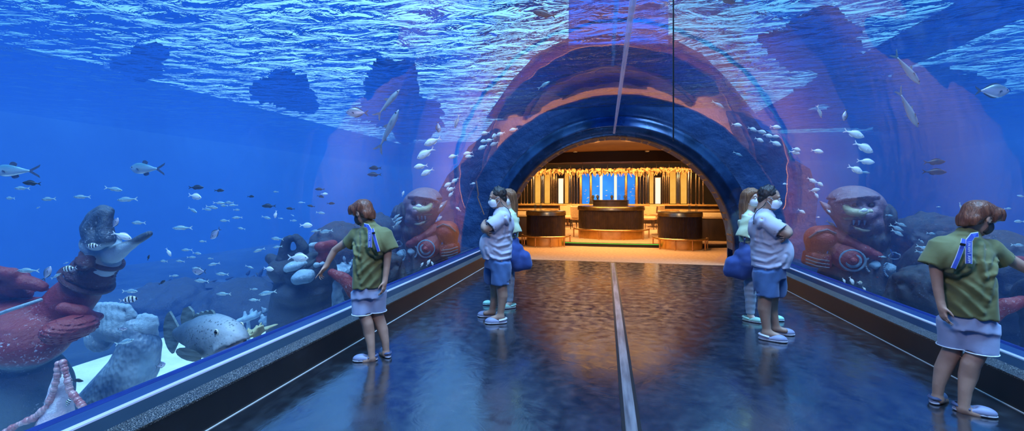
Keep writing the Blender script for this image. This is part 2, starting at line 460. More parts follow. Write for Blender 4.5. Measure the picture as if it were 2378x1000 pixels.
SC.cycles.max_bounces = 8; SC.cycles.transparent_max_bounces = 16; SC.cycles.volume_bounces = 1
SC.cycles.caustics_reflective = False; SC.cycles.caustics_refractive = False
SC.cycles.sample_clamp_indirect = 4

t = NT('added light blocker'); M_blocker = t.surf(t.n('ShaderNodeBsdfTranslucent', i={'Color': (.015, .07, .20)}))  # for sheets added above the water only to darken parts of it
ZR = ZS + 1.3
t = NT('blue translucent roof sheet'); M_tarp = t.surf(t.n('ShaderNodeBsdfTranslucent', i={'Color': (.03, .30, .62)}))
def RP(px, py):
    k = (ZR - H) / ((HOR - py) / F); return W(px, py, k).to_2d()
def blocker(px, py, rx, ry, seed, nm='ceiling_light_blocker'):  # blob-shaped sheet added to darken a patch of ripples
    r = random.Random(seed); n = 150; ph = [r.random() * 6.3 for _ in range(4)]
    P = []
    for i in range(n):
        a = 2 * pi * i / n; q = 1 + .22 * sin(2 * a + ph[0]) + .16 * sin(3 * a + ph[1]) + .1 * sin(5 * a + ph[2]) + .06 * sin(9 * a + ph[3])
        q += .22 * (r.random() - .5) * abs(cos(a)) + .06 * sin(31 * a) * abs(cos(a))
        P.append(RP(px + rx * q * cos(a), py + ry * q * sin(a)))
    b = MB(); b.prism(P, ZR, ZR + .1); tag(b.build(nm, M_blocker, smooth=False), kind='structure')
blocker(665, 215, 60, 50, 1)
blocker(925, 240, 85, 85, 2)
blocker(330, 150, 60, 34, 5)
blocker(2100, 235, 170, 90, 3)
blocker(1900, 110, 130, 60, 6)
b = MB(); b.prism([RP(1320, 150), RP(1322, -120), RP(1552, -120), RP(1552, 140)], ZR + .11, ZR + .2); tag(b.build('ceiling_light_blocker', M_tarp, smooth=False), kind='structure')  # sheet added over the water to give the deep blue band overhead
b = MB(); b.prism([RP(1130, 285), RP(1190, 205), RP(1245, 150), RP(1325, 112), RP(1552, 112), RP(1630, 150), RP(1690, 205), RP(1760, 285)], ZR + .21, ZR + .3); tag(b.build('ceiling_light_blocker', M_blocker, smooth=False), kind='structure')  # added to darken the ripples above the arch
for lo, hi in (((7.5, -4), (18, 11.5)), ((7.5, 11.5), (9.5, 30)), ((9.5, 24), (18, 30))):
    b = MB(); b.box((*lo, ZR + .4), (*hi, ZR + .5)); tag(b.build('ceiling_light_blocker', M_blocker, smooth=False), kind='structure')  # slabs added over the right tank to dim it
sl = bpy.data.lights.new('daylight', 'SUN'); sl.energy = 8.5; sl.color = (.36, .62, 1); sl.angle = R(35)
so = bpy.data.objects.new('daylight', sl); COL.objects.link(so); so.rotation_euler = (R(12), R(8), 0); so.location = (0, 0, 12)

# clear glass partition standing on the joint strip
t = NT('clear partition glass'); lw = t.n('ShaderNodeLayerWeight'); lw.inputs[0].default_value = .5
fac = t.math('ADD', t.math('MULTIPLY', t.math('POWER', lw.outputs['Facing'], 8.), .3), .006)
M_part = t.surf(t.n('ShaderNodeMixShader', i={0: fac, 1: t.n('ShaderNodeBsdfTransparent', i={0: (1, 1, 1)}), 2: t.n('ShaderNodeBsdfGlossy', i={'Color': (1, 1, 1), 'Roughness': .02})}))
PEY = 8.6
tag(mesh('window_partition', [(AX, YN + .5, .011), (AX, PEY, .011), (AX, PEY, 2.72), (AX, YN + .5, 2.72)], [(0, 1, 2, 3)], M_part, smooth=False), kind='structure')
t = NT('polished glass edge'); v = t.coord((30, .3, 30))
M_edge = t.surf(t.n('ShaderNodeMixShader', i={0: t.val(t.noise(v, 2, 3), .3, .7, .25, .7), 1: t.n('ShaderNodeBsdfTransparent'), 2: bsdf(t, (.6, .75, .95), .25)}))
b = MB(); b.box((AX - .02, YN + .5, 2.72), (AX + .02, PEY, 2.745)); tag(b.build('trim_rail', M_edge, smooth=False), kind='structure')
b = MB(); b.box((AX - .0015, 1.165, 1.66), (AX + .0015, 1.170, 2.72)); tag(b.build('trim_joint_seal', M_rub, smooth=False), kind='structure')
# ================================================================ PORTAL RIM AND THE BAR BEHIND IT (RIGHT HALF COPIES ITS REFLECTION)
def PY(px, py, Y):
    k = (px - 1189) / F
    return W(px, py, Y / (cos(YAW) + k * sin(YAW)))
# rim: a swept moulding round the arch
t = NT('dark blue lacquered metal'); v = t.coord(); n = t.noise(v, 2.5, 4)
M_rim = t.surf(bsdf(t, t.ramp(n, [(.35, (.008, .022, .065)), (.65, (.025, .07, .17))]), t.val(n, .3, .7, .18, .34), .5, t.bump(t.noise(v, 3, 3), .25, .02)))
prof = [(0, .50), (0, .06), (.05, 0), (.10, -.03), (.20, -.05), (.225, -.085), (.26, -.085), (.285, -.05), (.40, -.02), (.47, .0), (.49, .05)]
V = []; n = 64; m = len(prof)
for i in range(n + 1):
    a = pi - pi * i / n
    for d, y in prof: V.append((AX + (PA + d) * cos(a), YE + y - .06, GZ + (PB + d) * sin(a)))
for sx in (-1, 1): pass
Fc = [(i * m + j, (i + 1) * m + j, (i + 1) * m + j + 1, i * m + j + 1) for i in range(n) for j in range(m - 1)]
b0 = len(V)
for end in (0, n):      # straight feet down to the floor
    a = pi - pi * end / n
    for d, y in prof: V.append((AX + (PA + d) * cos(a), YE + y - .06, 0))
for j in range(m - 1):
    Fc.append((b0 + j, j, j + 1, b0 + j + 1)); Fc.append((n * m + j, b0 + m + j, b0 + m + j + 1, n * m + j + 1))
o = mesh('trim_portal', V, Fc, M_rim)
bm = bmesh.new(); bm.from_mesh(o.data); bmesh.ops.recalc_face_normals(bm, faces=bm.faces); bm.to_mesh(o.data); bm.free()
tag(o, kind='structure')
# bar room shell
M_carp = mat('warm brown carpet', (.26, .15, .085), (.38, .23, .13), 14, .9, bump=.2, bdist=.01)
M_ceil = mat('bronze plaster ceiling', (.16, .09, .05), (.22, .13, .075), 1.2, .7)
M_soff = mat('dark brown soffit', (.02, .013, .012), (.03, .02, .017), 2, .6)
M_dark = mat('dark walnut', (.02, .012, .01), (.045, .026, .02), 5, .35, stretch=(1, 1, .15))
M_brass = mat('brushed brass', (.62, .36, .12), (.8, .5, .2), 12, .28, 1.)
M_bronze = mat('bronze metal', (.10, .06, .035), (.2, .12, .07), 8, .3, .9, stretch=(1, 1, .05))
YB = 24.0
def hw(Y): return 2.75 + .29 * (Y - YE)
b = MB(); b.prism([(AX - hw(YE + .5), YE - .05), (AX + hw(YE + .5), YE - .05), (AX + hw(YB), YB + 1.2), (AX - hw(YB), YB + 1.2)], -.1, .001)
tag(b.build('floor_bar', M_carp, smooth=False), kind='structure')
b = MB(); b.prism([(AX - hw(YE + .5), YE + .5), (AX + hw(YE + .5), YE + .5), (AX + hw(YB + 1.2), YB + 1.2), (AX - hw(YB + 1.2), YB + 1.2)], 3.3, 3.36)
tag(b.build('ceiling_bar', M_ceil, smooth=False), kind='structure')
for s in (-1, 1):
    b = MB(); b.prism([(AX + s * hw(YE + .5), YE + .5), (AX + s * (hw(YE + .5) - .15), YE + .5), (AX + s * (hw(YB + 1.2) - .15), YB + 1.2), (AX + s * hw(YB + 1.2), YB + 1.2)], ZB, 3.36)
    tag(b.build('wall_bar_' + ('left' if s < 0 else 'right'), M_soff, smooth=False), kind='structure')
b = MB(); b.box((AX - hw(YB + 1.2), YB + 1.2, ZB), (AX + hw(YB + 1.2), YB + 1.4, ZS + 1)); tag(b.build('wall_bar_back', M_soff, smooth=False), kind='structure')
# outside skin so the water of the far tanks ends on rockwork
# dropped soffit: a dark curved band in front of the back bar
b = MB(); b.lathe([(4.6, 2.88), (4.6, 3.29), (5.0, 3.29), (5.0, 2.88), (4.6, 2.88)], 48, (AX, 20.4, 0), R(190), R(350), 1.05, .55)
tag(b.build('ceiling_soffit', M_soff), kind='structure')
# raised dais with dark riser and green light line
def disc(rx, ry, cy, y1, n=40):
    return [(AX + rx * cos(a), cy + ry * sin(a)) for a in [pi + pi * i / n for i in range(n + 1)]] + [(AX + rx, y1), (AX - rx, y1)]
b = MB(); b.prism(disc(3.75, .95, 14.3, YB + 1.1)[:-2] + [(AX + hw(20) - .2, 20), (AX + hw(YB) - .2, YB + .5), (AX - hw(YB) + .2, YB + .5), (AX - hw(20) + .2, 20)], .002, .12); d = tag(b.build('floor_dais', M_carp, smooth=False), kind='structure')
b = MB(); b.lathe([(1, .0), (1, .085), (.985, .085), (.985, 0), (1, 0)], 60, (AX, 14.3, 0), R(190), R(350), 3.77, .97); tag(b.build('trim_riser', mat('black step riser', (.01, .01, .012), None, 3, .3)), kind='structure')
b = MB(); b.lathe([(1, .088), (1, .105), (.985, .105), (.985, .088), (1, .088)], 60, (AX, 14.3, 0), R(245), R(295), 3.78, .98); tag(b.build('trim_light_line', emit('green light line', (.15, .6, .05), 1.2)), kind='structure')
# reception counters ------------------------------------------------------------
M_flute = NT('fluted dark timber'); t = M_flute; v = t.coord()
wv = t.n('ShaderNodeTexWave', bands_direction='X', i={'Vector': v, 'Scale': 9, 'Distortion': 0})
M_flute = t.surf(bsdf(t, t.ramp(t.noise(v, 6, 3), [(.3, (.03, .017, .013)), (.7, (.06, .034, .024))]), .38, .25, t.bump(wv.outputs[0], .8, .02)))
M_stone = mat('honed dark stone', (.05, .035, .025), (.09, .065, .045), 9, .2)
M_gold_lit = mat('gold plinth', (.7, .42, .12), (.85, .55, .2), 6, .3, 1.)
def ring_pts(rx, ry, a0, a1, z, n=40, cy=0): return [Vector((rx * cos(R(a0 + (a1 - a0) * i / n)), cy + ry * sin(R(a0 + (a1 - a0) * i / n)), z)) for i in range(n + 1)]
def counter(x, y, rx, ry, z0, label):
    e = empty('reception_counter', (x, y, z0), 0, label, 'counter', 'brass banded reception counters')
    def solid(name, r, za, zb, m, bev=.0):
        b = MB(); p = [(r, za), (r, zb - bev), (r - bev * .6, zb)] if bev else [(r, za), (r, zb)]
        b.lathe([(0.01, za)] + p + [(0.01, zb)], 48, (0, 0, 0), 0, 2 * pi, rx, ry); return b.build(name, m, e)
    body = solid('body', .97, .26, .93, M_flute)
    solid('plinth', .98, 0, .25, M_gold_lit)
    solid('top_band', 1.0, .93, 1.04, M_brass, .01)
    solid('countertop', .985, 1.04, 1.065, M_stone)
    b = MB(); b.tube(ring_pts(rx * 1.0 + .13, ry + .13, 175, 365, .30), .028, 10); fr = b.build('foot_rail', M_brass, e)
    for a in (180, 216, 252, 288, 324, 360):
        p = Vector(((rx + .13) * cos(R(a)), (ry + .13) * sin(R(a)), 0))
        b = MB(); b.tube([p + Vector((0, 0, .0)), p + Vector((0, 0, .30))], .02, 8); b.build('rail_post', M_brass, fr)
    return e
counter(-1.80, 13.45, .62, .55, .001, 'dark oval reception counter with brass band on the left of the bar entrance')
counter(2 * AX + 1.80, 13.45, .62, .55, .001, 'dark oval reception counter with brass band on the right of the bar entrance')  # solid stand-in for the reflection of the left counter
cc = counter(AX + .02, 15.2, 1.12, .9, .121, 'wide dark curved reception counter with brass band in the middle of the bar entrance')
b = MB(); b.lathe([(.01, 0), (.6, 0), (.6, .16), (.62, .16), (.62, .2), (.01, .2)], 40, (AX + .02, 15.5, .121 + 1.066), 0, 2 * pi, 1.0, .5)
tag(b.build('display_stand', M_dark), 'low dark oval stand on top of the middle counter', 'display stand')
# clear acrylic menu stands on the side counters
t = NT('clear acrylic stand'); M_clear = t.surf(t.n('ShaderNodeMixShader', i={0: .25, 1: t.n('ShaderNodeBsdfTransparent', i={'Color': (.9, .95, .95)}), 2: t.n('ShaderNodeBsdfGlossy', i={'Roughness': .05})}))
for px, yy, lb in ((1243, 13.35, 'clear menu stand on the left counter, nearer its outer end'), (1256, 13.5, 'clear menu stand on the left counter, nearer its middle'), (1601, 13.4, 'clear menu stand on the right counter, nearer its middle'), (1617, 13.3, 'clear menu stand on the right counter, nearer its outer end')):
    p = PY(px, 480, yy); e = empty('menu_stand', (p.x, p.y, 1.0665), 0, lb, 'menu stand')
    b = MB(); b.box((-.035, -.012, .012), (.035, -.004, .2)); b.build('holder', M_clear, e, smooth=False)
    b = MB(); b.box((-.045, -.03, 0), (.045, .03, .012), .003); b.build('base', M_clear, e, smooth=False)
# back bar: a long gold-edged counter with columns and lit panels on it ---------
M_gtop = mat('gold veneer counter', (.5, .28, .09), (.65, .38, .13), 5, .3, .5)
b = MB(); b.box((AX - 5.95, YB - .9, .121), (AX + 5.95, YB + .35, 1.02)); bb_ = b.build('back_counter', M_dark, smooth=False)
b = MB(); b.box((AX - 5.95, YB - .98, 1.02), (AX + 5.95, YB + .35, 1.10), .01); b.build('counter_top', M_gtop, bb_, smooth=False)
b = MB(); b.box((AX - 5.95, YB - .97, .74), (AX + 5.95, YB - .905, .86), .01); b.build('brass_band', M_gtop, bb_, smooth=False)
tag(bb_, 'long low gold topped back counter under the row of columns', 'counter')
M_panel = NT('lit onyx panel'); t = M_panel; v = t.coord((1, 1, .6))
M_panel = t.surf(t.n('ShaderNodeEmission', i={'Color': t.ramp(t.noise(v, 1.6, 3), [(.3, (.85, .36, .04)), (.7, (1, .55, .12))]), 'Strength': 1.05}))
M_white = emit('lit white pillar', (1, .80, .52), 1.5)
M_steel = mat('polished bronze column', (.2, .13, .08), (.5, .35, .22), 30, .2, .95, stretch=(1, 1, .02))
M_blue = NT('lit aquarium window'); t = M_blue; v = t.coord()
M_blue = t.surf(t.n('ShaderNodeEmission', i={'Color': t.ramp(t.noise(v, .8, 2), [(.3, (.02, .16, .65)), (.7, (.05, .32, .95))]), 'Strength': 1.15}))
ZT = 2.85
def at_back(px, Y): return PY(px, 400, Y).x
def col_round(px0, px1, m, name, lbl, Y=YB - .1, z1=ZT, z0=1.101, grp=None):
    """column on the left half and its reflection, copied on the right"""
    x0, x1 = at_back(px0, Y), at_back(px1, Y); r = (x1 - x0) / 2; xc = (x0 + x1) / 2
    for s in (1, -1):
        x = xc if s > 0 else 2 * AX - xc
        e = empty(name, (x, Y, z0), 0, lbl, name.replace('_', ' '), grp)
        b = MB(); b.lathe([(.01, .0), (r, 0), (r, z1 - z0), (.01, z1 - z0)], 20); b.build('shaft', m, e)
        b = MB(); b.lathe([(r * 1.02, 0), (r * 1.12, 0), (r * 1.12, .05), (r * 1.02, .05)], 20); b.lathe([(r * 1.02, z1 - z0 - .08), (r * 1.12, z1 - z0 - .08), (r * 1.12, z1 - z0 - .001), (r * 1.02, z1 - z0 - .001)], 20); b.build('collar', M_brass, e)
def flat_panel(px0, px1, m, name, lbl, Y, z1, z0=1.101, grp=None, cat='panel'):
    x0, x1 = at_back(px0, Y), at_back(px1, Y)
    for s in (1, -1):
        xa, xb = (x0, x1) if s > 0 else (2 * AX - x1, 2 * AX - x0)
        e = empty(name, ((xa + xb) / 2, Y, z0), 0, lbl, cat, grp); w_ = (xb - xa) / 2
        b = MB(); b.box((-w_ + .02, .0, .02), (w_ - .02, .04, z1 - z0 - .02)); b.build('panel_face', m, e, smooth=False)
        b = MB()
        for lo, hi in (((-w_, -.02, 0), (-w_ + .025, .06, z1 - z0)), ((w_ - .025, -.02, 0), (w_, .06, z1 - z0)), ((-w_ + .025, -.02, 0), (w_ - .025, .06, .025)), ((-w_ + .025, -.02, z1 - z0 - .025), (w_ - .025, .06, z1 - z0))): b.box(lo, hi)
        b.build('frame', M_bronze, e, smooth=False)
G = 'lit gold panels between the columns of the back bar'
for a, c in ((1242, 1256), (1264, 1278), (1311, 1321)): flat_panel(a, c, M_panel, 'light_panel', 'tall glowing gold panel between bronze columns of the back bar', YB + .05, ZT, grp=G)
flat_panel(1296, 1309, M_white, 'light_pillar', 'glowing white pillar standing among the gold panels of the back bar', YB - .2, 2.5, grp='glowing white pillars of the back bar', cat='pillar')
g = 'slim bronze columns of the back bar'; L = 'slim polished bronze column rising from the back counter'
M_chrome = mat('blue tinted chrome', (.25, .27, .36), (.5, .5, .58), 30, .15, .95, stretch=(1, 1, .02)); g3 = 'slim silver columns of the back bar'
for a, c in ((1257, 1260), (1260.5, 1263.5), (1322, 1325), (1237, 1241)): col_round(a, c, M_chrome, 'column', 'slim silver blue column rising from the back counter', YB - .12, grp=g3)
for a, c in ((1208, 1212), (1216, 1219.5), (1223, 1226), (1232, 1236), (1279, 1282), (1283, 1286), (1287, 1290), (1291, 1294), (1326, 1329), (1332, 1334.5), (1339, 1342)): col_round(a, c, M_steel, 'column', L, YB - .12, grp=g)
g2 = 'thick gold columns beside the aquarium windows'
for a, c in ((1345, 1352), (1369, 1375)): col_round(a, c, M_brass, 'column', 'thick gold column between the blue windows of the back bar', YB - .3, z1=ZT, grp=g2)
for a, c in ((1393, 1399),): col_round(a, c, M_white, 'light_column', 'slim glowing white column in front of the blue windows', YB - .3, z1=ZT - .12, grp='glowing columns before the blue windows')
k = 0
for a, c in ((1352, 1369), (1375, 1393), (1399, 1414.5)):
    x0, x1 = at_back(a, YB + .25), at_back(c, YB + .25)
    for s in (1, -1):
        xa, xb = (x0, x1) if s > 0 else (2 * AX - x1, 2 * AX - x0); k += 1
        b = MB(); b.box((xa, YB + .25, 1.101), (xb, YB + .30, 2.75)); tag(b.build('window_%d' % k, M_blue, smooth=False), kind='structure')
# dark lintels over the column groups
for xa, xb in ((1232, 1330), (1392, 1419)):
    x0, x1 = at_back(xa, YB - .1), at_back(xb, YB - .1)
    for s in ((1, -1) if xa < 1300 else (1,)):
        p0, p1 = (x0, x1) if s > 0 else (2 * AX - x1, 2 * AX - x0)
        b = MB(); b.box((p0, YB - .4, 2.851), (p1, YB + .1, 2.93), .01); tag(b.build('column_beam', M_bronze, smooth=False), 'dark bronze beam capping the ' + ('middle columns' if xa > 1300 else ('left columns' if s > 0 else 'right columns')) + ' of the back bar', 'beam')
# specks of fish in the lit windows
rr = random.Random(5)
M_speck = mat('pale tiny fish', (.8, .85, .85), None, 4, .4)
for i in range(26):
    px = rr.choice((rr.uniform(1354, 1368), rr.uniform(1378, 1391), rr.uniform(1401, 1428), rr.uniform(1441, 1453), rr.uniform(1462, 1476))); p = PY(px, rr.uniform(428, 468), YB + .2)
    b = MB(); L_ = rr.uniform(.02, .05); sg = rr.choice((-1, 1)); b.ball((0, 0, 0), L_, 8, (1, .3, .42)); b.tube([(sg * L_ * .8, 0, 0), (sg * L_ * 1.5, 0, 0)], [(L_ * .05, L_ * .05), (L_ * .05, L_ * .4)], 6)
    o = b.build('aquarium_fish', M_speck, None, True, (p.x, YB + .18, p.z), (0, rr.uniform(-.5, .5), 0)); tag(o, 'tiny pale fish in the lit blue windows of the bar', 'fish', 'tiny fish in the bar windows')
# driftwood-like coral garland hanging under the soffit
t = NT('golden coral'); v = t.coord(); M_coral = t.surf(bsdf(t, t.ramp(t.noise(v, 5, 4), [(.35, (.20, .10, .03)), (.65, (.60, .36, .13))]), .6, .1, t.bump(t.noise(v, 14, 3), .6, .03)))
def coral(px, w, seed, lbl):
    r = random.Random(seed); c = PY(px, 398, YB - 1.2)
    pr_ = []
    for i in range(30):
        x = (r.random() - .5) * w; z = .12 * r.random()
        x2 = max(-w / 2, min(w / 2, x + (r.random() - .5) * .35)); x3 = max(-w / 2, min(w / 2, x2 + (r.random() - .5) * .2))
        y = (r.random() - .5) * .4; d = r.random() ** 2
        pr_.append(('ch', [(x, y, z, .05), (x2, y + (r.random() - .5) * .25, z - .05 - .12 * d, .036), (x3, y + (r.random() - .5) * .3, z - .10 - .30 * d, .018)]))
    o = sc_obj('coral_garland', pr_, M_coral, None, .028, .022, lambda P: .022 * vn(P, 9, seed))
    o.location = (c.x, c.y, 2.80)
    b = MB(); b.tube([(0, 0, .05), (0, 0, .9)], .008, 6); b.build('hanging_rod', M_bronze, o)
    tag(o, lbl, 'garland', 'golden coral garlands under the soffit')
for i, px in enumerate((1240, 1268, 1297, 1325, 1353, 1382, 1411, 1440, 1469, 1497, 1525, 1554, 1583)):
    coral(px, .56 if px < 1500 else .58, i, 'golden coral garland hanging over the back bar columns')
# upholstered chairs on the dais
M_beige = mat('beige upholstery', (.55, .38, .2), (.68, .48, .27), 20, .8, bump=.2, bdist=.004)
def bar_chair(px, Y, rz, lbl):
    p = PY(px, 500, Y); e = empty('dining_chair', (p.x, p.y, .121), rz, lbl, 'chair', None)
    b = MB(); b.box((-.27, -.26, .40), (.27, .26, .52), .04); b.build('seat', M_beige, e)
    b = MB(); b.lathe([(.25, .5), (.32, .5), (.35, .95), (.29, .97), (.25, .5)], 20, (0, 0, 0), R(10), R(170), 1, .95); b.build('backrest', M_beige, e)
    for sx in (-1, 1):
        for sy in (-1, 1):
            b = MB(); b.tube([(sx * .21, sy * .2, .41), (sx * .24, sy * .23, 0)], [.022, .014], 8); b.build('leg', M_soff, e)
    return e
for px, Y, rz, lb in ((1315, 19.6, R(15), 'beige upholstered chair behind the left counter, seen almost whole'), (1343, 18.6, R(150), 'beige upholstered chair half hidden by the left end of the middle counter'), (1508, 19.2, R(-20), 'beige upholstered chair between the middle and the right counter'), (1330, 21.5, R(200), 'beige upholstered chair farther back, left of the middle counter'), (1526, 21.5, R(180), 'beige upholstered chair farther back, just left of the right counter')): bar_chair(px, Y, rz, lb)
# round tables beyond
for px, Y, lb in ((1318, 20.6, 'round gold edged table between the chairs left of the middle counter'), (1518, 20.6, 'round gold edged table between the chairs right of the middle counter'), (1530, 16.6, 'round gold edged table just behind the right counter'), (1285, 17.8, 'round gold edged table just behind the left counter')):
    p = PY(px, 480, Y); e = empty('round_table', (p.x, p.y, .121), 0, lb, 'table')
    b = MB(); b.lathe([(.01, .70), (.5, .70), (.52, .72), (.5, .75), (.01, .75)], 28); b.build('tabletop', M_gtop, e)
    b = MB(); b.lathe([(.01, .0), (.26, 0), (.26, .02), (.05, .05), (.05, .70), (.01, .70)], 20); b.build('pedestal', M_bronze, e)
# dark booths at both ends
for s, lb in ((-1, 'dark leather booth with tan cushion top left of the left counter'), (1, 'dark leather booth with tan cushion top right of the right counter')):
    e = empty('booth_bench', (AX + s * 3.15, 15.6, .0), 0, lb, 'booth')
    b = MB(); b.box((-.66, -1.0, .125), (.66, 1.0, .80), .03); b.build('base', M_dark, e)
    b = MB(); b.box((-.69, -1.02, .80), (.69, 1.02, .93), .05); b.build('cushion', M_beige, e)
    b = MB(); b.box((-.7, 1.03, .125), (.7, 1.15, 1.0), .02); b.build('backrest', M_gtop, e)
# patrons far behind
M_sil = mat('dark silhouette', (.015, .013, .015), (.03, .025, .03), 5, .8); M_skin0 = mat('shaded skin', (.35, .2, .13), None, 5, .6); M_hair0 = mat('black hair', (.01, .008, .008), None, 5, .5)  # patrons get one dark tone all over: backlit shade put into the colour
for px, lb in ((1377, 'person in dark silhouette seated in front of the second blue window'), (1388, 'person in brown seated just left of the glowing column'), (1421, 'person in dark silhouette seated in the middle of the blue windows'), (1452, 'person in dark silhouette seated in front of the right blue windows')):
    p = PY(px, 460, YB - .62); e = empty('person', (p.x, p.y, 1.101), 0, lb, 'person'); e.scale = (.8, .8, .8)
    o = sc_obj('body', [('el', (0, 0, .02), (.2, .13, .3)), ('rc', (-.13, 0, .17), (.13, 0, .17), .07, .07), ('rc', (0, 0, .2), (0, 0, .36), .055, .05), ('el', (0, -.01, .45), (.08, .095, .115)), ('rc', (-.18, 0, .16), (-.24, -.12, -.05), .05, .04), ('rc', (.18, 0, .16), (.24, -.12, -.05), .05, .04), ('pl', (0, 0, 0), (0, 0, -1), {'op': 'and', 'k': 0})], M_sil, e, .025, .04)
    sc_obj('hair', [('el', (0, .018, .475), (.098, .106, .118)), ('pl', (0, -.07, .44), (0, -1, -.35), {'op': 'and', 'k': .01})], M_hair0, e, .018, .02)
# ceiling rings and downlights
for px, py, lb in ((1363, 349, 'pale round ceiling vent left of the tunnel axis'), (1487, 347, 'pale round ceiling vent right of the tunnel axis')):
    p = PY(px, py, 12.9)
    o = MB().lathe([(.01, 0), (.36, 0), (.38, .03), (.30, .03)], 32).build('ceiling_vent', mat('pale vent', (.6, .45, .3), None, 4, .6)); 
    o.location = (p.x, 14.2, 3.265); tag(o, lb, 'vent')
    b = MB(); b.lathe([(.2, -.012), (.22, -.012), (.22, .0), (.2, .0)], 28); b.build('vent_ring', M_bronze, o)
M_bulb = emit('warm lamp', (1, .72, .35), 22)
dl = [(1336, 352, 13.6), (1503, 351, 13.6), (1299, 389, 21), (1382, 395, 21), (1457, 395, 21), (1541, 389, 21), (1608, 399, 19.5), (1385, 404, 22), (1470, 404, 22)]
for i, (px, py, Y) in enumerate(dl):
    zc = 3.745 if Y < 15 else 2.86
    p = PY(px, py, Y)
    e = empty('downlight', (p.x, p.y, min(p.z, 3.285)), 0, 'small round warm downlight recessed over the bar', 'downlight', 'round warm downlights over the bar')
    b = MB(); b.lathe([(.045, -.01), (.065, -.01), (.065, .012), (.045, .012)], 20); b.build('housing', M_bronze, e)
    b = MB(); b.lathe([(.002, 0), (.044, 0)], 20); b.build('lens', M_bulb, e)
def area(name, loc, rot, sx, sy, col, power, spread=180):
    l = bpy.data.lights.new(name, 'AREA'); l.shape = 'RECTANGLE'; l.size = sx; l.size_y = sy; l.color = col; l.energy = power; l.spread = R(spread)
    o = bpy.data.objects.new(name, l); COL.objects.link(o); o.location = loc; o.rotation_euler = rot; return o
WARM = (1, .58, .22)
area('bar_light', (AX, 13.2, 3.2), (0, 0, 0), 4.5, 2.2, WARM, 440, 140)
area('bar_light', (AX, 18.5, 2.8), (0, 0, 0), 9, 3, WARM, 650, 130)
area('bar_ceiling_fill', (AX, 13.6, 2.75), (pi, 0, 0), 4, 2.4, WARM, 26)  # unseen upward fill, added to brighten the bar ceiling
area('bar_light', (AX, 21.8, 2.8), (R(25), 0, 0), 9.5, .8, WARM, 600)

# house light of the corridor behind the camera
area('corridor_light', (AX, 1.6, 3.2), (R(38), 0, 0), .9, .5, (.88, .84, 1), 60)
# ================================================================ FISH
def fish_mat(name, top, side, belly, rough=.25, stripes=None, metal=.35, spots=None):
    """colours run from back to belly (object z); optional dark bars across the body (object x)"""
    t = NT(name); c = t.n('ShaderNodeTexCoord'); x = t.n('ShaderNodeSeparateXYZ'); t.t.links.new(c.outputs['Object'], x.inputs[0])
    col = t.ramp(t.val(x.outputs[2], -.2, .2), [(.25, belly), (.5, side), (.78, top)])
    if stripes:
        f, ph, dark, lo, hi = stripes
        s_ = t.math('SINE', t.math('ADD', t.math('MULTIPLY', x.outputs[0], f), ph))
        col = t.n('ShaderNodeMixRGB', i={0: t.val(s_, lo, hi), 1: col, 2: (*dark, 1)}).outputs[0]
    if spots:
        col = t.n('ShaderNodeMixRGB', i={0: t.val(t.noise(t.coord(), spots[0], 3, .6), .45, .6), 1: col, 2: (*spots[1], 1)}).outputs[0]
    return t.surf(bsdf(t, col, rough, metal, t.bump(t.noise(t.coord(), 40, 2), .15, .01)))
M_eye = mat('black fish eye', (.005, .005, .006), None, 3, .1)
M_eyew = mat('pale eye ring', (.7, .65, .5), None, 3, .2)
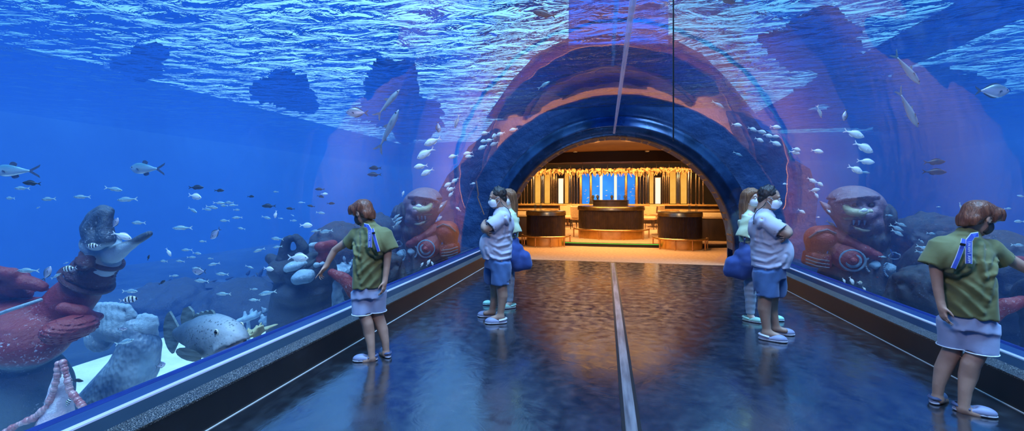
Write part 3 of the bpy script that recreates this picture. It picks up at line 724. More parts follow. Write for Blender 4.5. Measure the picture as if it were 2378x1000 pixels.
def fish_proto(name, prof, M, M_fin, cat, depth_w=.42, tail=(.22, .20, .12), dors=None, anal=None, pect=True, seg=14):
    """unit-length fish, head towards +x. prof: (x, centre z, half height)"""
    e = empty(name, (0, 0, -50), 0, name.replace('_', ' '), cat)
    V = []; n = len(prof)
    for x, z, h in prof:
        for k in range(seg):
            a = 2 * pi * k / seg
            V.append((x, depth_w * h * cos(a) * (1.0 if h > .02 else .7), z + h * sin(a)))
    Fc = [(i * seg + k, i * seg + (k + 1) % seg, (i + 1) * seg + (k + 1) % seg, (i + 1) * seg + k) for i in range(n - 1) for k in range(seg)]
    Fc += [tuple(range(seg))[::-1], tuple((n - 1) * seg + k for k in range(seg))]
    body = mesh('body', V, Fc, M, e)
    bm = bmesh.new(); bm.from_mesh(body.data); bmesh.ops.recalc_face_normals(bm, faces=bm.faces); bm.to_mesh(body.data); bm.free()
    def fin(nm, pts, th=.008, off=0):
        b = MB(); a = [b.b.verts.new((p[0], off - th / 2, p[1])) for p in pts]; c = [b.b.verts.new((p[0], off + th / 2, p[1])) for p in pts]
        m = len(pts); b.b.faces.new(a); b.b.faces.new(c[::-1])
        for i in range(m): b.b.faces.new((a[(i + 1) % m], a[i], c[i], c[(i + 1) % m]))
        return b.build(nm, M_fin, e, smooth=False)
    x0, z0, h0 = prof[0]
    tl, th, notch = tail
    fin('tail_fin', [(x0 + .03, z0 + h0 * .8), (x0 - tl * .5, z0 + th * .6), (x0 - tl, z0 + th), (x0 - tl * .9, z0 + th * .6), (x0 - tl + notch, z0), (x0 - tl * .9, z0 - th * .6), (x0 - tl, z0 - th), (x0 - tl * .5, z0 - th * .6), (x0 + .03, z0 - h0 * .8)])
    if dors: fin('dorsal_fin', dors)
    if anal: fin('anal_fin', anal)
    if pect:
        xm, zm, hm = prof[int(n * .68)]
        for s in (-1, 1):
            b = MB(); pts = [(xm, s * depth_w * hm * .97, zm - hm * .15), (xm - .13, s * (depth_w * hm + .03), zm - hm * .45), (xm - .11, s * (depth_w * hm + .035), zm - hm * .1), (xm - .02, s * depth_w * hm * .98, zm + .01)]
            a = [b.b.verts.new(p) for p in pts]; c = [b.b.verts.new((p[0], p[1] + s * .006, p[2])) for p in pts]
            b.b.faces.new(a); b.b.faces.new(c[::-1])
            for i in range(4): b.b.faces.new((a[(i + 1) % 4], a[i], c[i], c[(i + 1) % 4]))
            b.build('pectoral_fin', M_fin, e, smooth=False)
    xe, ze, he = prof[int(n * .86)]
    b = MB()
    for s in (-1, 1): b.ball((xe, s * depth_w * he * .86, ze + he * .25), .022, 8)
    b.build('eye', M_eye, e)
    return e
def spindle(h, n=16, x0=-.42, x1=.5, peak=.62, ped=.028, sharp=1.0, arch_=0.):
    P = []
    for i in range(n + 1):
        u = i / n; q = u / peak if u < peak else (1 - u) / (1 - peak)
        hh = ped + (h - ped) * (sin(q * pi / 2) ** (1.35 if u < peak else .75 * sharp)) if u > 0 else ped
        if u >= peak: hh = h * (sin(q * pi / 2) ** (.75 * sharp))
        P.append((x0 + (x1 - x0) * u, arch_ * sin(u * pi), max(hh, .012)))
    return P
def dfin(prof, u0, u1, hgt, sgn=1):
    n = len(prof) - 1
    idx = range(int(u0 * n), int(u1 * n) + 1)
    base = [(prof[i][0], prof[i][1] + sgn * prof[i][2] * .93) for i in idx]
    m = len(base)
    return base + [(base[j][0] - .03, base[j][1] + sgn * hgt * (.35 + .65 * sin(pi * (j + .8) / (m + .6)))) for j in range(m)][::-1]
M_fs = fish_mat('silver blue fish skin', (.10, .26, .34), (.42, .60, .64), (.72, .82, .82)); M_fsf = mat('pale fin', (.5, .65, .6), (.7, .8, .75), 20, .4)
M_fw = fish_mat('white fish skin', (.75, .8, .8), (.95, .95, .92), (.98, .98, .95), .35, None, .1); M_fwf = mat('white fin', (.85, .85, .8), (.95, .95, .9), 20, .4)
M_st = fish_mat('barred fish skin', (.75, .75, .5), (.9, .92, .9), (.95, .95, .95), .35, (30, 1.2, (.01, .012, .02), .1, .4), .1); M_stf = mat('grey fin', (.3, .35, .4), (.5, .55, .6), 20, .4)
M_dk = fish_mat('dark fish skin', (.02, .03, .04), (.05, .07, .09), (.10, .13, .15), .4); M_dkf = mat('dark fin', (.02, .03, .035), (.04, .05, .06), 20, .5)
M_sg = fish_mat('surgeon fish skin', (.2, .25, .3), (.55, .5, .62), (.75, .7, .75), .3); M_sgf = mat('slate fin', (.06, .08, .12), (.1, .12, .18), 20, .4)
M_sh = fish_mat('shark grey skin', (.12, .17, .2), (.3, .38, .42), (.6, .68, .7), .4, None, .1); M_shf = mat('shark fin', (.1, .14, .17), (.16, .2, .24), 8, .5)
pf = spindle(.115); P_FUS = fish_proto('fusilier_fish', pf, M_fs, M_fsf, 'fish', .5, (.16, .13, .10), dfin(pf, .35, .75, .05), dfin(pf, .25, .45, .04, -1))
pf = spindle(.19, peak=.6); P_WHI = fish_proto('white_fish', pf, M_fw, M_fwf, 'fish', .38, (.17, .14, .11), dfin(pf, .25, .75, .07), dfin(pf, .2, .45, .06, -1))
pf = spindle(.23, peak=.58); P_STR = fish_proto('barred_fish', pf, M_st, M_stf, 'fish', .36, (.17, .16, .10), dfin(pf, .2, .75, .07), dfin(pf, .15, .45, .07, -1))
pf = spindle(.15, peak=.6); P_DRK = fish_proto('dark_fish', pf, M_dk, M_dkf, 'fish', .4, (.16, .13, .09), dfin(pf, .3, .75, .06), dfin(pf, .2, .45, .05, -1))
pf = spindle(.24, peak=.55); P_SUR = fish_proto('surgeon_fish', pf, M_sg, M_sgf, 'fish', .36, (.18, .17, .10), dfin(pf, .15, .8, .06), dfin(pf, .15, .6, .05, -1))
pf = spindle(.17, peak=.66); P_JAC = fish_proto('jack_fish', pf, M_fs, M_sgf, 'fish', .45, (.26, .19, .2), dfin(pf, .4, .6, .11), dfin(pf, .35, .5, .09, -1))
pf = spindle(.085, n=20, peak=.66, ped=.018, x0=-.5); P_SHK = fish_proto('shark', pf, M_sh, M_shf, 'shark', .9, (.2, .16, .13), [(.08, .07), (-.02, .17), (-.07, .17), (-.06, .07)], [(-.28, -.04), (-.33, -.09), (-.36, -.04)])
PROTO = {'f': P_FUS, 'w': P_WHI, 's': P_STR, 'd': P_DRK, 'g': P_SUR, 'j': P_JAC, 'k': P_SHK}
TBL = {}
for c in COL.objects:
    if c.parent: TBL.setdefault(c.parent.name, []).append(c)
def put_fish(kind, px, py, zc, lpx, ang=0., yaw=0., label=None, group=None, name=None, roll=0):
    """lpx: length in the photo; ang: tilt of the head (deg, up positive); yaw 0 = head to the right, 180 = left"""
    c = copy_tree(PROTO[kind], None, TBL); p = W(px, py, zc)
    off = sqrt(1 + ((px - 1189) / F) ** 2)
    s = lpx * zc / F / 1.10 / max(.35, abs(cos(R(yaw)))) / off ** .5
    M = Matrix.Rotation(YAW, 4, 'Z') @ Matrix.Rotation(R(yaw), 4, 'Z') @ Matrix.Rotation(R(-ang), 4, 'Y') @ Matrix.Rotation(R(roll), 4, 'X')
    c.matrix_world = Matrix.Translation(p) @ M @ Matrix.Scale(s, 4)
    if label: c['label'] = label
    if group: c['group'] = group
    elif 'group' in c: del c['group']
    return c
# ================================================================ PEOPLE
def skin_mat(name, a, b): return mat(name, a, b, 9, .5, bump=.1, bdist=.002, bscale=60)
M_skin = skin_mat('warm tan skin', (.38, .22, .16), (.46, .27, .20)); M_skin2 = skin_mat('tanned skin', (.34, .20, .145), (.42, .26, .19)); M_skin3 = skin_mat('fair skin', (.66, .46, .38), (.72, .52, .44))
def hair_mat(name, a, b, s=90):
    t = NT(name); v = t.coord((1, 1, .18)); n = t.noise(v, s, 3, .6)
    return t.surf(bsdf(t, t.ramp(n, [(.3, a), (.7, b)]), .42, 0, t.bump(n, .7, .012)))
M_hbrown = hair_mat('auburn brown hair', (.05, .014, .008), (.24, .085, .045), 60); M_hblack = hair_mat('short black hair', (.008, .007, .008), (.035, .03, .032)); M_hlong = hair_mat('long chestnut hair', (.12, .05, .02), (.36, .17, .08), 70)
def cloth(name, a, b, sc=3.5, st=.25): return mat(name, a, b, sc, .82, bump=st, bdist=.01, bscale=14, Sheen_Weight=.15)
M_olive = cloth('olive cotton jersey', (.11, .12, .045), (.16, .17, .07)); M_lav = cloth('pale blue shorts', (.28, .34, .54), (.36, .42, .62)); M_white = cloth('pale lavender tee', (.42, .45, .60), (.52, .55, .70)); M_navy = cloth('blue cotton shorts', (.035, .09, .24), (.06, .14, .33)); M_mint = cloth('pale mint blouse', (.46, .56, .36), (.58, .67, .46)); M_jean = cloth('light blue jeans', (.33, .46, .60), (.46, .58, .70), 9); M_bag = cloth('navy nylon bag', (.012, .035, .16), (.02, .06, .26))
M_maskw = mat('white face mask', (.72, .80, .88), (.8, .86, .92), 12, .7, bump=.2, bdist=.003, bscale=40, stretch=(.3, .3, 3)); M_maskb = mat('black face mask', (.02, .022, .03), (.035, .035, .045), 12, .7)
M_clog = mat('lavender clog foam', (.20, .23, .38), (.27, .30, .46), 5, .55); M_sole = mat('pale sole foam', (.52, .54, .64), None, 5, .6); M_clogn = mat('navy clog lining', (.05, .07, .16), None, 5, .6); M_clogm = mat('mint shoe', (.30, .62, .52), (.40, .70, .60), 6, .6)
M_blk = mat('black plastic', (.01, .01, .012), None, 4, .3); M_eyeball = mat('eye', (.8, .78, .75), None, 4, .15); M_lips = mat('lip', (.45, .2, .17), None, 4, .5)
def frame(fwd, up=UP):
    y = Vector(fwd).normalized(); z = (Vector(up) - y * y.dot(Vector(up))).normalized(); x = y.cross(z); return Matrix((x, y, z)).transposed()
def head_prims(c, M, s=1.):
    def p(x, y, z): return tuple(Vector(c) + M @ Vector((x, y, z)) * s)
    Rm = np.array(M)
    return [('el', p(0, -.012, .03), (.076 * s, .096 * s, .087 * s), Rm), ('el', p(0, .03, -.045), (.058 * s, .062 * s, .066 * s), Rm), ('rc', p(0, .062, -.098), p(0, .05, -.07), .02 * s, .035 * s),
            ('rc', p(0, .083, .012), p(0, .101, -.022), .009 * s, .013 * s, {'k': .012}), ('rc', p(-.018, .088, -.03), p(.018, .088, -.03), .011 * s, .011 * s, {'k': .012}),
            ('rc', p(-.04, .077, .03), p(.04, .077, .03), .014 * s, .014 * s, {'k': .015}), ('el', p(-.034, .093, .008), (.016 * s, .012 * s, .011 * s), Rm, {'op': 'sub', 'k': .012}), ('el', p(.034, .093, .008), (.016 * s, .012 * s, .011 * s), Rm, {'op': 'sub', 'k': .012}),
            ('rc', p(-.022, .088, -.058), p(.022, .088, -.058), .009 * s, .009 * s, {'k': .01}),
            ('el', p(-.077, -.004, -.008), (.011 * s, .022 * s, .034 * s), Rm, {'k': .008}), ('el', p(.077, -.004, -.008), (.011 * s, .022 * s, .034 * s), Rm, {'k': .008}),
            ('el', p(-.084, .002, -.006), (.008 * s, .012 * s, .02 * s), Rm, {'op': 'sub', 'k': .005}), ('el', p(.084, .002, -.006), (.008 * s, .012 * s, .02 * s), Rm, {'op': 'sub', 'k': .005})]
def eyes(c, M, s, e, org):
    for x in (-.034, .034):
        b = MB(); b.ball(Vector(c) + M @ Vector((x, .083, .008)) * s - Vector(org), .0125 * s, 10); ey = b.build('eye', M_eyeball, e)
        b = MB(); b.ball(Vector(c) + M @ Vector((x, .0915, .008)) * s - Vector(org), .006 * s, 8); b.build('iris', M_blk, ey)
        b = MB(); b.tube([Vector(c) + M @ Vector((x + d, .089 - abs(d) * .25, .032 + .006 - abs(d) * .12)) * s - Vector(org) for d in (-.018, -.006, .006, .018)], .0032 * s, 6); b.build('eyebrow', M_hblack, e)
def hand(wrist, dirn, palm_n, s=1., curl=(.2, .3, .4, .5), side=1, point=False):
    """palm + five fingers as primitives. dirn: from wrist to knuckles, palm_n: the way the palm faces, side: +1 thumb on (dirn x palm_n)"""
    d = Vector(dirn).normalized(); n = Vector(palm_n); n = (n - d * d.dot(n)).normalized(); t = d.cross(n) * side; w = Vector(wrist)
    M = np.array(Matrix((t, d, n)).transposed())
    pr = [('bx', tuple(w + d * .045 * s), (.036 * s, .048 * s, .013 * s), .012 * s, M, {'k': .015}), ('rc', tuple(w - d * .02 * s), tuple(w + d * .03 * s), .024 * s, .024 * s, {'k': .02})]
    L = (.074, .082, .076, .060)
    for i in range(4):
        o = w + d * (.09 - .004 * abs(i - 1)) * s + t * (.0285 - .019 * i) * s
        c = curl[i]; q = o; a = 0; seg = L[i] / 3 * s * 1.08; r = .0082 * s
        P = [(*q, r * 1.1)]
        for j in range(3):
            a += c * (1.0 if j else .7); dd = d * cos(a) + n * sin(a) + t * (.05 * (1.5 - i)); q = q + dd.normalized() * seg; P.append((*q, r * (1 - .1 * j)))
        pr.append(('ch', P, {'k': .006}))
    o = w + d * .02 * s + t * .03 * s; m1 = o + (d * .6 + t * .75 + n * .25).normalized() * .036 * s; m2 = m1 + (d * .9 + t * .25 + n * .35).normalized() * .03 * s; m3 = m2 + (d * .95 + n * .3).normalized() * .022 * s
    pr.append(('ch', [(*o, .014 * s), (*m1, .0105 * s), (*m2, .0095 * s), (*m3, .0075 * s)], {'k': .008}))
    return pr
def folds(a=.006, s=9., seed=0., d=(1, 0, .6), fr=55., fa=.003):
    dd = np.array(d, float)
    def f(P): return a * 2 * vn(P * np.array([1, 1, .7]), s, seed) + fa * np.sin(P @ dd * fr + 5 * vn(P, 5, seed + 3)) * (.4 + 1.2 * np.abs(vn(P, 4, seed + 5)))
    return f
def ridges(paths, amp, wd, fwd, c):
    """raised creases along polylines on the side of a garment that faces -fwd"""
    r_ = np.array(RIGHT); f_ = np.array(fwd); c = np.array(c)
    Q = [np.array([[Vector(p).dot(RIGHT), p[2]] for p in path]) for path in paths]
    def f(P):
        q = np.stack([P @ r_, P[:, 2]], 1); near = ((P - c) @ f_ < .0).astype(float); out = np.zeros(len(P))
        for A in Q:
            d = np.full(len(P), 9.)
            for a, b in zip(A, A[1:]):
                ab = b - a; t = np.clip((q - a) @ ab / (ab @ ab), 0, 1); d = np.minimum(d, np.linalg.norm(q - a - t[:, None] * ab, axis=1))
            out += -amp * np.exp(-(d / wd) ** 2) + amp * .8 * np.exp(-((d - 2.2 * wd) / wd) ** 2)
        return out * near
    return f
def clog(e, c, ang, L, m_up, m_so, org, mo=None, heel_up=0.):
    """moulded clog; c: middle of the sole on the ground, toe direction ang (world deg)"""
    d = Vector((cos(R(ang)), sin(R(ang)), 0)); M = np.array(Matrix((d.cross(UP), d, UP)).transposed()); c = Vector(c)
    def p(x, y, z): return tuple(c + d * y * L + d.cross(UP) * x * L + UP * z * L)
    up = sc_obj('clog', [('el', p(0, .16, .11), (.19 * L, .33 * L, .17 * L), M), ('el', p(0, -.18, .10), (.17 * L, .30 * L, .13 * L), M),
        ('el', p(0, -.20, .25), (.135 * L, .27 * L, .19 * L), M, {'op': 'sub', 'k': .02}), ('pl', p(0, 0, .05), (0, 0, -1), {'op': 'and', 'k': 0})], m_up, e, .009, .03, origin=org)
    so = sc_obj('sole', [('el', p(0, .18, .05), (.195 * L, .325 * L, .09 * L), M), ('el', p(0, -.2, .05), (.17 * L, .295 * L, .09 * L), M), ('bx', p(0, 0, .05), (.6 * L, .7 * L, .048 * L), .0, M, {'op': 'and', 'k': .008})], m_so, up, .010, .04, origin=org)
    so.location = (0, 0, 0)
    b = MB(); b.tube([Vector(p(sin(a) * .175, -.10 - cos(a) * .36, .17 + .05 * cos(a))) - Vector(org) for a in [R(-88 + 176 * i / 14) for i in range(15)]], [(.012, .006)] * 15, 8); b.build('strap', mo or m_so, up)
    return up
def glasses(e, c, M, s, org):
    def p(x, y, z): return Vector(c) + M @ Vector((x, y, z)) * s - Vector(org)
    b = MB()
    for sx in (-1, 1):
        b.tube([p(sx * .034 + .025 * cos(a), .104 - abs(sx * .034 + .025 * cos(a)) * .12, .004 + .018 * sin(a)) for a in [2 * pi * i / 16 for i in range(16)]], .0018, 6, closed=True)
        b.tube([p(sx * .059, .097, .008), p(sx * .078, .06, .01), p(sx * .08, .0, .008)], .0018, 6)
    b.tube([p(-.009, .103, .008), p(0, .106, .011), p(.009, .103, .008)], .0018, 6)
    b.build('glasses', M_blk, e)
def face_mask(e, c, M, s, m, org, cord=None):
    def p(x, y, z): return tuple(Vector(c) + M @ Vector((x, y, z)) * s)
    Rm = np.array(M)
    mk = sc_obj('face_mask', [('el', p(0, .034, -.048), (.067 * s, .078 * s, .070 * s), Rm), ('rc', p(0, .085, -.015), p(0, .098, -.04), .018 * s, .022 * s), ('el', p(0, .02, -.04), (.055 * s, .06 * s, .055 * s), Rm, {'op': 'sub', 'k': .005}),
        ('bx', p(0, .10, -.048), (.2 * s, .075 * s, .052 * s), .01, Rm, {'op': 'and', 'k': .006})], m, e, .006, .012, origin=org)
    for sx in (-1, 1):
        b = MB()
        for z0, z1 in ((-.01, .012), (-.082, -.03)): b.tube([Vector(p(sx * .066, .032, z0)) - Vector(org), Vector(p(sx * .078, .012, (z0 + z1) / 2)) - Vector(org), Vector(p(sx * .083, -.018, z1)) - Vector(org)], .0022, 6)
        b.build('ear_loop', cord or m, mk)
# ---- boy pointing at the glass -------------------------------------------------
def boy():
    Z0 = 4.05
    B = lambda u, v, dz=0.: tuple(W(720 + u / 2.382, 440 + v / 2.382, Z0 + dz))
    org = W(868, 842, Z0); org.z = 0
    e = empty('person', org, 0, 'boy in olive T-shirt and pale shorts pointing at the glass on the left', 'person', None)
    fd = (-RIGHT * .80 + FWD * .60)            # where the body faces
    hd = (-RIGHT * .86 + FWD * .42 - UP * .42) # where the head looks
    side = Vector((fd.y, -fd.x, 0)).normalized()
    hc = Vector(B(291, 128, .02)); Mh = frame(hd); hs = .94
    pr = head_prims(hc, Mh, hs)
    pr += [('rc', B(318, 160, .03), B(328, 205, .03), .046, .044), ('rc', B(262, 250, .04), B(402, 247, .0), .038, .038), ('ce', B(330, 250, .02), B(325, 520, .02), (.11, .06), (.11, .07), side)]
    # pointing arm
    pr += [('ch', [(*B(250, 255, .05), .045), (*B(195, 295, .08), .040), (*B(137, 335, .10), .033), (*B(112, 378, .09), .031), (*B(88, 424, .07), .021)])]
    w = Vector(B(86, 428, .07)); d = Vector(B(52, 470, .05)) - w
    hp = hand(w, d, (-UP * .6 + RIGHT * .6 - FWD * .2), .80, (.05, .55, .65, .7), 1)
    pr += hp
    # hanging arm
    pr += [('ch', [(*B(425, 255, -.02), .045), (*B(430, 340, -.03), .038), (*B(424, 425, -.04), .031), (*B(420, 460, -.05), .029), (*B(414, 505, -.07), .021)])]
    pr += hand(B(413, 508, -.07), Vector(B(406, 560, -.09)) - Vector(B(413, 508, -.07)), -RIGHT * .9 + FWD * .3, .80, (.3, .35, .4, .45), -1)
    # legs
    pr += [('ch', [(*B(290, 540, .02), .075), (*B(293, 620, .0), .066), (*B(302, 700, -.02), .053), (*B(318, 740, -.02), .053), (*B(326, 790, -.01), .052), (*B(336, 850, -.03), .038), (*B(340, 905, -.04), .032), (*B(342, 925, -.04), .033)]),
           ('ch', [(*B(360, 540, .05), .075), (*B(368, 620, .06), .064), (*B(372, 685, .06), .052), (*B(388, 735, .07), .053), (*B(402, 775, .07), .050), (*B(416, 840, .06), .036), (*B(420, 885, .06), .031), (*B(420, 900, .06), .032)]),
           ('ch', [(*B(345, 938, -.03), .034), (*B(300, 945, -.05), .028)]), ('ch', [(*B(420, 908, .06), .033), (*B(395, 905, .14), .026)])]
    sc_obj('body', pr, M_skin, e, .0075, .022, origin=org)
    eyes(hc, Mh, hs, e, org)
    face_mask(e, hc, Mh, hs, M_maskb, org)
    def hp_(x, y, z): return tuple(hc + Mh @ Vector((x, y, z)) * hs)
    Rm = np.array(Mh)
    hp2 = [('el', hp_(0, -.014, .036), (.091 * hs, .110 * hs, .100 * hs), Rm), ('el', hp_(0, .046, .064), (.084 * hs, .058 * hs, .064 * hs), Rm), ('el', hp_(0, -.070, -.03), (.072 * hs, .05 * hs, .062 * hs), Rm)]
    r = random.Random(4)
    for i in range(11):
        x = -.075 + .015 * i; hp2.append(('ch', [(*hp_(x, .06, .085), .016), (*hp_(x * 1.04, .080, .06), .014), (*hp_(x * 1.06 + r.uniform(-.012, .012), .089, .036 + r.uniform(-.012, .010)), .006)]))
    for i in range(14):
        q = r.uniform(-1, 1); hp2.append(('rc', hp_(.07 * q, -.085 + .02 * q * q, -.03), hp_(.066 * q, -.088 + .02 * q * q, -.085 + r.uniform(-.012, .012)), .014, .005))
    for sx in (-1, 1): hp2 += [('rc', hp_(sx * .076, .03, .05), hp_(sx * .08, .035, .0), .022, .010), ('rc', hp_(sx * .066, .058, .06), hp_(sx * .07, .062, .015), .022, .008)]
    hp2 += [('el', hp_(0, .095, -.048), (.085, .088, .075), Rm, {'op': 'sub', 'k': .008}), ('el', hp_(-.085, .0, -.022), (.03, .026, .034), Rm, {'op': 'sub', 'k': .01}), ('el', hp_(.085, .0, -.022), (.03, .026, .034), Rm, {'op': 'sub', 'k': .01})]
    sc_obj('hair', hp2, M_hbrown, e, .0075, .022, lambda P: .007 * vn((P - np.array(hc)) @ Rm * np.array([1, .3, .35]), 60, 2), origin=org)
    # shirt
    sp = [('ce', B(333, 300, .02), B(325, 537, .02), (.158, .12), (.162, .125), side), ('rc', B(258, 252, .05), B(405, 246, .0), .068, .068), ('el', B(335, 290, .0), (.17, .12, .12)), ('el', B(372, 300, -.06), (.10, .085, .12)),
          ('rc', B(324, 196, .02), B(330, 215, .01), .068, .088), ('el', B(335, 235, .0), (.13, .085, .05)), ('cy', B(262, 248, .05), B(208, 300, .075), .064, .070), ('cy', B(412, 245, -.01), B(448, 335, -.03), .062, .072),
          ('rc', B(312, 150, .03), B(325, 188, .03), .055, .052, {'op': 'sub', 'k': .004}), ('cy', B(222, 285, .07), B(190, 316, .085), .050, .052, {'op': 'sub', 'k': .004}), ('cy', B(440, 312, -.025), B(456, 355, -.03), .052, .054, {'op': 'sub', 'k': .004})]
    rid = ridges([[B(*q) for q in p] for p in (((352, 218), (388, 262), (410, 330)), ((346, 240), (374, 300), (402, 350)), ((338, 300), (352, 342), (396, 372)), ((402, 352), (350, 398), (296, 452)), ((410, 388), (360, 440), (312, 505)), ((262, 320), (282, 390), (296, 470)), ((408, 432), (388, 480), (345, 528)), ((300, 235), (312, 300), (300, 370)), ((245, 300), (262, 345), (300, 360)))], .009, .013, FWD, B(330, 300, .02))
    bo = np.array(B(330, 380, 0))
    def fold(P):
        q = P - bo; x = q @ np.array(RIGHT); z = q[:, 2]
        dg = .026 * (np.abs(np.sin((x * .8 + z * .5) * 26 + 3 * vn(P, 4, 2))) - .5) * np.clip(1 - np.abs(z + .06) / .26, 0, 1) * np.clip(.45 + (x + .05) * 5, .2, 1)
        return dg * .5 + rid(P) + .014 * vn(P * np.array([1, 1, .6]), 10, 1) + .005 * np.sin(x * 75 + 3 * vn(P, 5, 9)) * (z < -.05)
    sc_obj('shirt', sp, M_olive, e, .0085, .035, fold, origin=org)
    # shorts
    sp = [('ce', B(325, 500, .03), B(325, 590, .03), (.142, .112), (.158, .122), side), ('cy', B(288, 560, .01), B(290, 688, -.01), .098, .090), ('cy', B(366, 560, .05), B(369, 674, .06), .095, .088),
          ('cy', B(289, 672, -.01), B(289, 710, -.01), .066, .068, {'op': 'sub', 'k': 0}), ('cy', B(371, 660, .06), B(372, 700, .06), .064, .066, {'op': 'sub', 'k': 0})]
    sh = sc_obj('shorts', sp, M_lav, e, .009, .03, folds(.007, 10, 4, (1, .3, .25), 60, .004), origin=org)
    for (a, dz), rr in (((B(289, 684, -.01), 0), .0925), ((B(369, 670, .06), 0), .0905)):
        b = MB(); b.tube([Vector(a) - org + Vector((rr * cos(t_), rr * sin(t_), 0)) for t_ in [2 * pi * i / 28 for i in range(28)]], .004, 6, closed=True); b.build('hem_stripe', M_maskw, sh)
    # webbing straps on the back
    def ribbon(pts, w_, m, nm, par, th=.006):
        V = []; n = len(pts)
        P = [Vector(p) - org for p in pts]
        for i, p in enumerate(P):
            tg = (P[min(i + 1, n - 1)] - P[max(i - 1, 0)]).normalized(); nn = -FWD; wd = tg.cross(nn).normalized() * w_ / 2
            for q in (p - wd, p + wd, p + wd - nn * th, p - wd - nn * th): V.append(q)
        Fc = [(4 * i + k, 4 * i + (k + 1) % 4, 4 * i + 4 + (k + 1) % 4, 4 * i + 4 + k) for i in range(n - 1) for k in range(4)] + [(3, 2, 1, 0), tuple(4 * (n - 1) + k for k in range(4))]
        o = mesh(nm, V, Fc, m, par, smooth=False)
        bm = bmesh.new(); bm.from_mesh(o.data); bmesh.ops.recalc_face_normals(bm, faces=bm.faces); bm.to_mesh(o.data); bm.free(); return o
    dz = -.16
    s1 = [B(298, 196, dz + .05), B(318, 200, dz), B(330, 222, dz - .005), B(331, 260, dz - .01), B(331, 320, dz - .01)]
    st = ribbon(s1, .035, M_strapw, 'shoulder_strap', e); ribbon([B(299, 196.2, dz + .046), B(318, 200.5, dz - .004), B(330, 222, dz - .009), B(331, 260, dz - .014), B(331, 319, dz - .014)], .027, M_strapb, 'blue_webbing', st)
    s2 = [B(345, 216, dz + .01), B(352, 250, dz - .012), B(366, 300, dz - .014), B(380, 343, dz - .01)]
    s2b = ribbon(s2, .026, M_strapw, 'strap_end', e); ribbon([B(345, 216, dz + .006), B(352, 250, dz - .016), B(366, 300, dz - .018), B(379.6, 342, dz - .014)], .02, M_strapb, 'blue_webbing', s2b)
    b = MB(); b.box(Vector((-.014, -.004, -.009)), Vector((.014, .004, .009)), .002); bk = b.build('buckle', M_blk, s2b, loc=Vector(B(351, 240, dz - .02)) - org, rot=(0, R(-12), YAW))
    # lettering on the webbing
    for (u, v), ltr, ang, sz in (((331, 228), '/', 0, .020), ((331, 240), 'W', 0, .017), ((331, 253), 'A', 0, .017), ((331, 265), 'W', 0, .017), ((331, 277), '/', 0, .020), ((331, 289), 'A', 0, .017), ((331, 301), 'W', 0, .017), ((331, 312), 'M', 0, .015)):
        cu = bpy.data.curves.new('lettering', 'FONT'); cu.body = ltr; cu.size = sz * 1.35; cu.align_x = 'CENTER'; cu.align_y = 'CENTER'; cu.extrude = .0006
        me_ = bpy.data.objects.new('tmp', cu); COL.objects.link(me_); bpy.context.view_layer.update()
        md = bpy.data.meshes.new_from_object(me_.evaluated_get(bpy.context.evaluated_depsgraph_get())); bpy.data.objects.remove(me_)
        o = bpy.data.objects.new('lettering', md); COL.objects.link(o); md.materials.clear(); md.materials.append(M_maskw); o.parent = st
        Rm_ = Matrix((RIGHT, UP, -FWD)).transposed() @ Matrix.Rotation(R(90), 3, 'Z')
        o.matrix_local = Matrix.Translation(Vector(B(u, v, dz - .0185)) - org) @ Rm_.to_4x4()
    fa = degrees_of(-RIGHT * .95 - FWD * .18)
    clog(e, Vector((*W(849, 841, Z0 - .03).to_2d(), 0)), fa, .235, M_clog, M_sole, org, M_clogn)
    clog(e, Vector((*W(895, 824, Z0 + .11).to_2d(), 0)), degrees_of(-RIGHT * .55 + FWD * .8), .225, M_clog, M_sole, org, M_clogn)
    return e
def degrees_of(v): return math.degrees(atan2(v.y, v.x))
M_strapw = mat('white webbing edge', (.7, .75, .9), None, 4, .6); M_strapb = mat('blue webbing', (.05, .10, .5), (.07, .13, .6), 20, .6)
BOY = boy()
mirror(BOY, 'reflected copy of the boy in olive T-shirt and pale shorts pointing at the glass on the right', None, (.02, 0, 0))
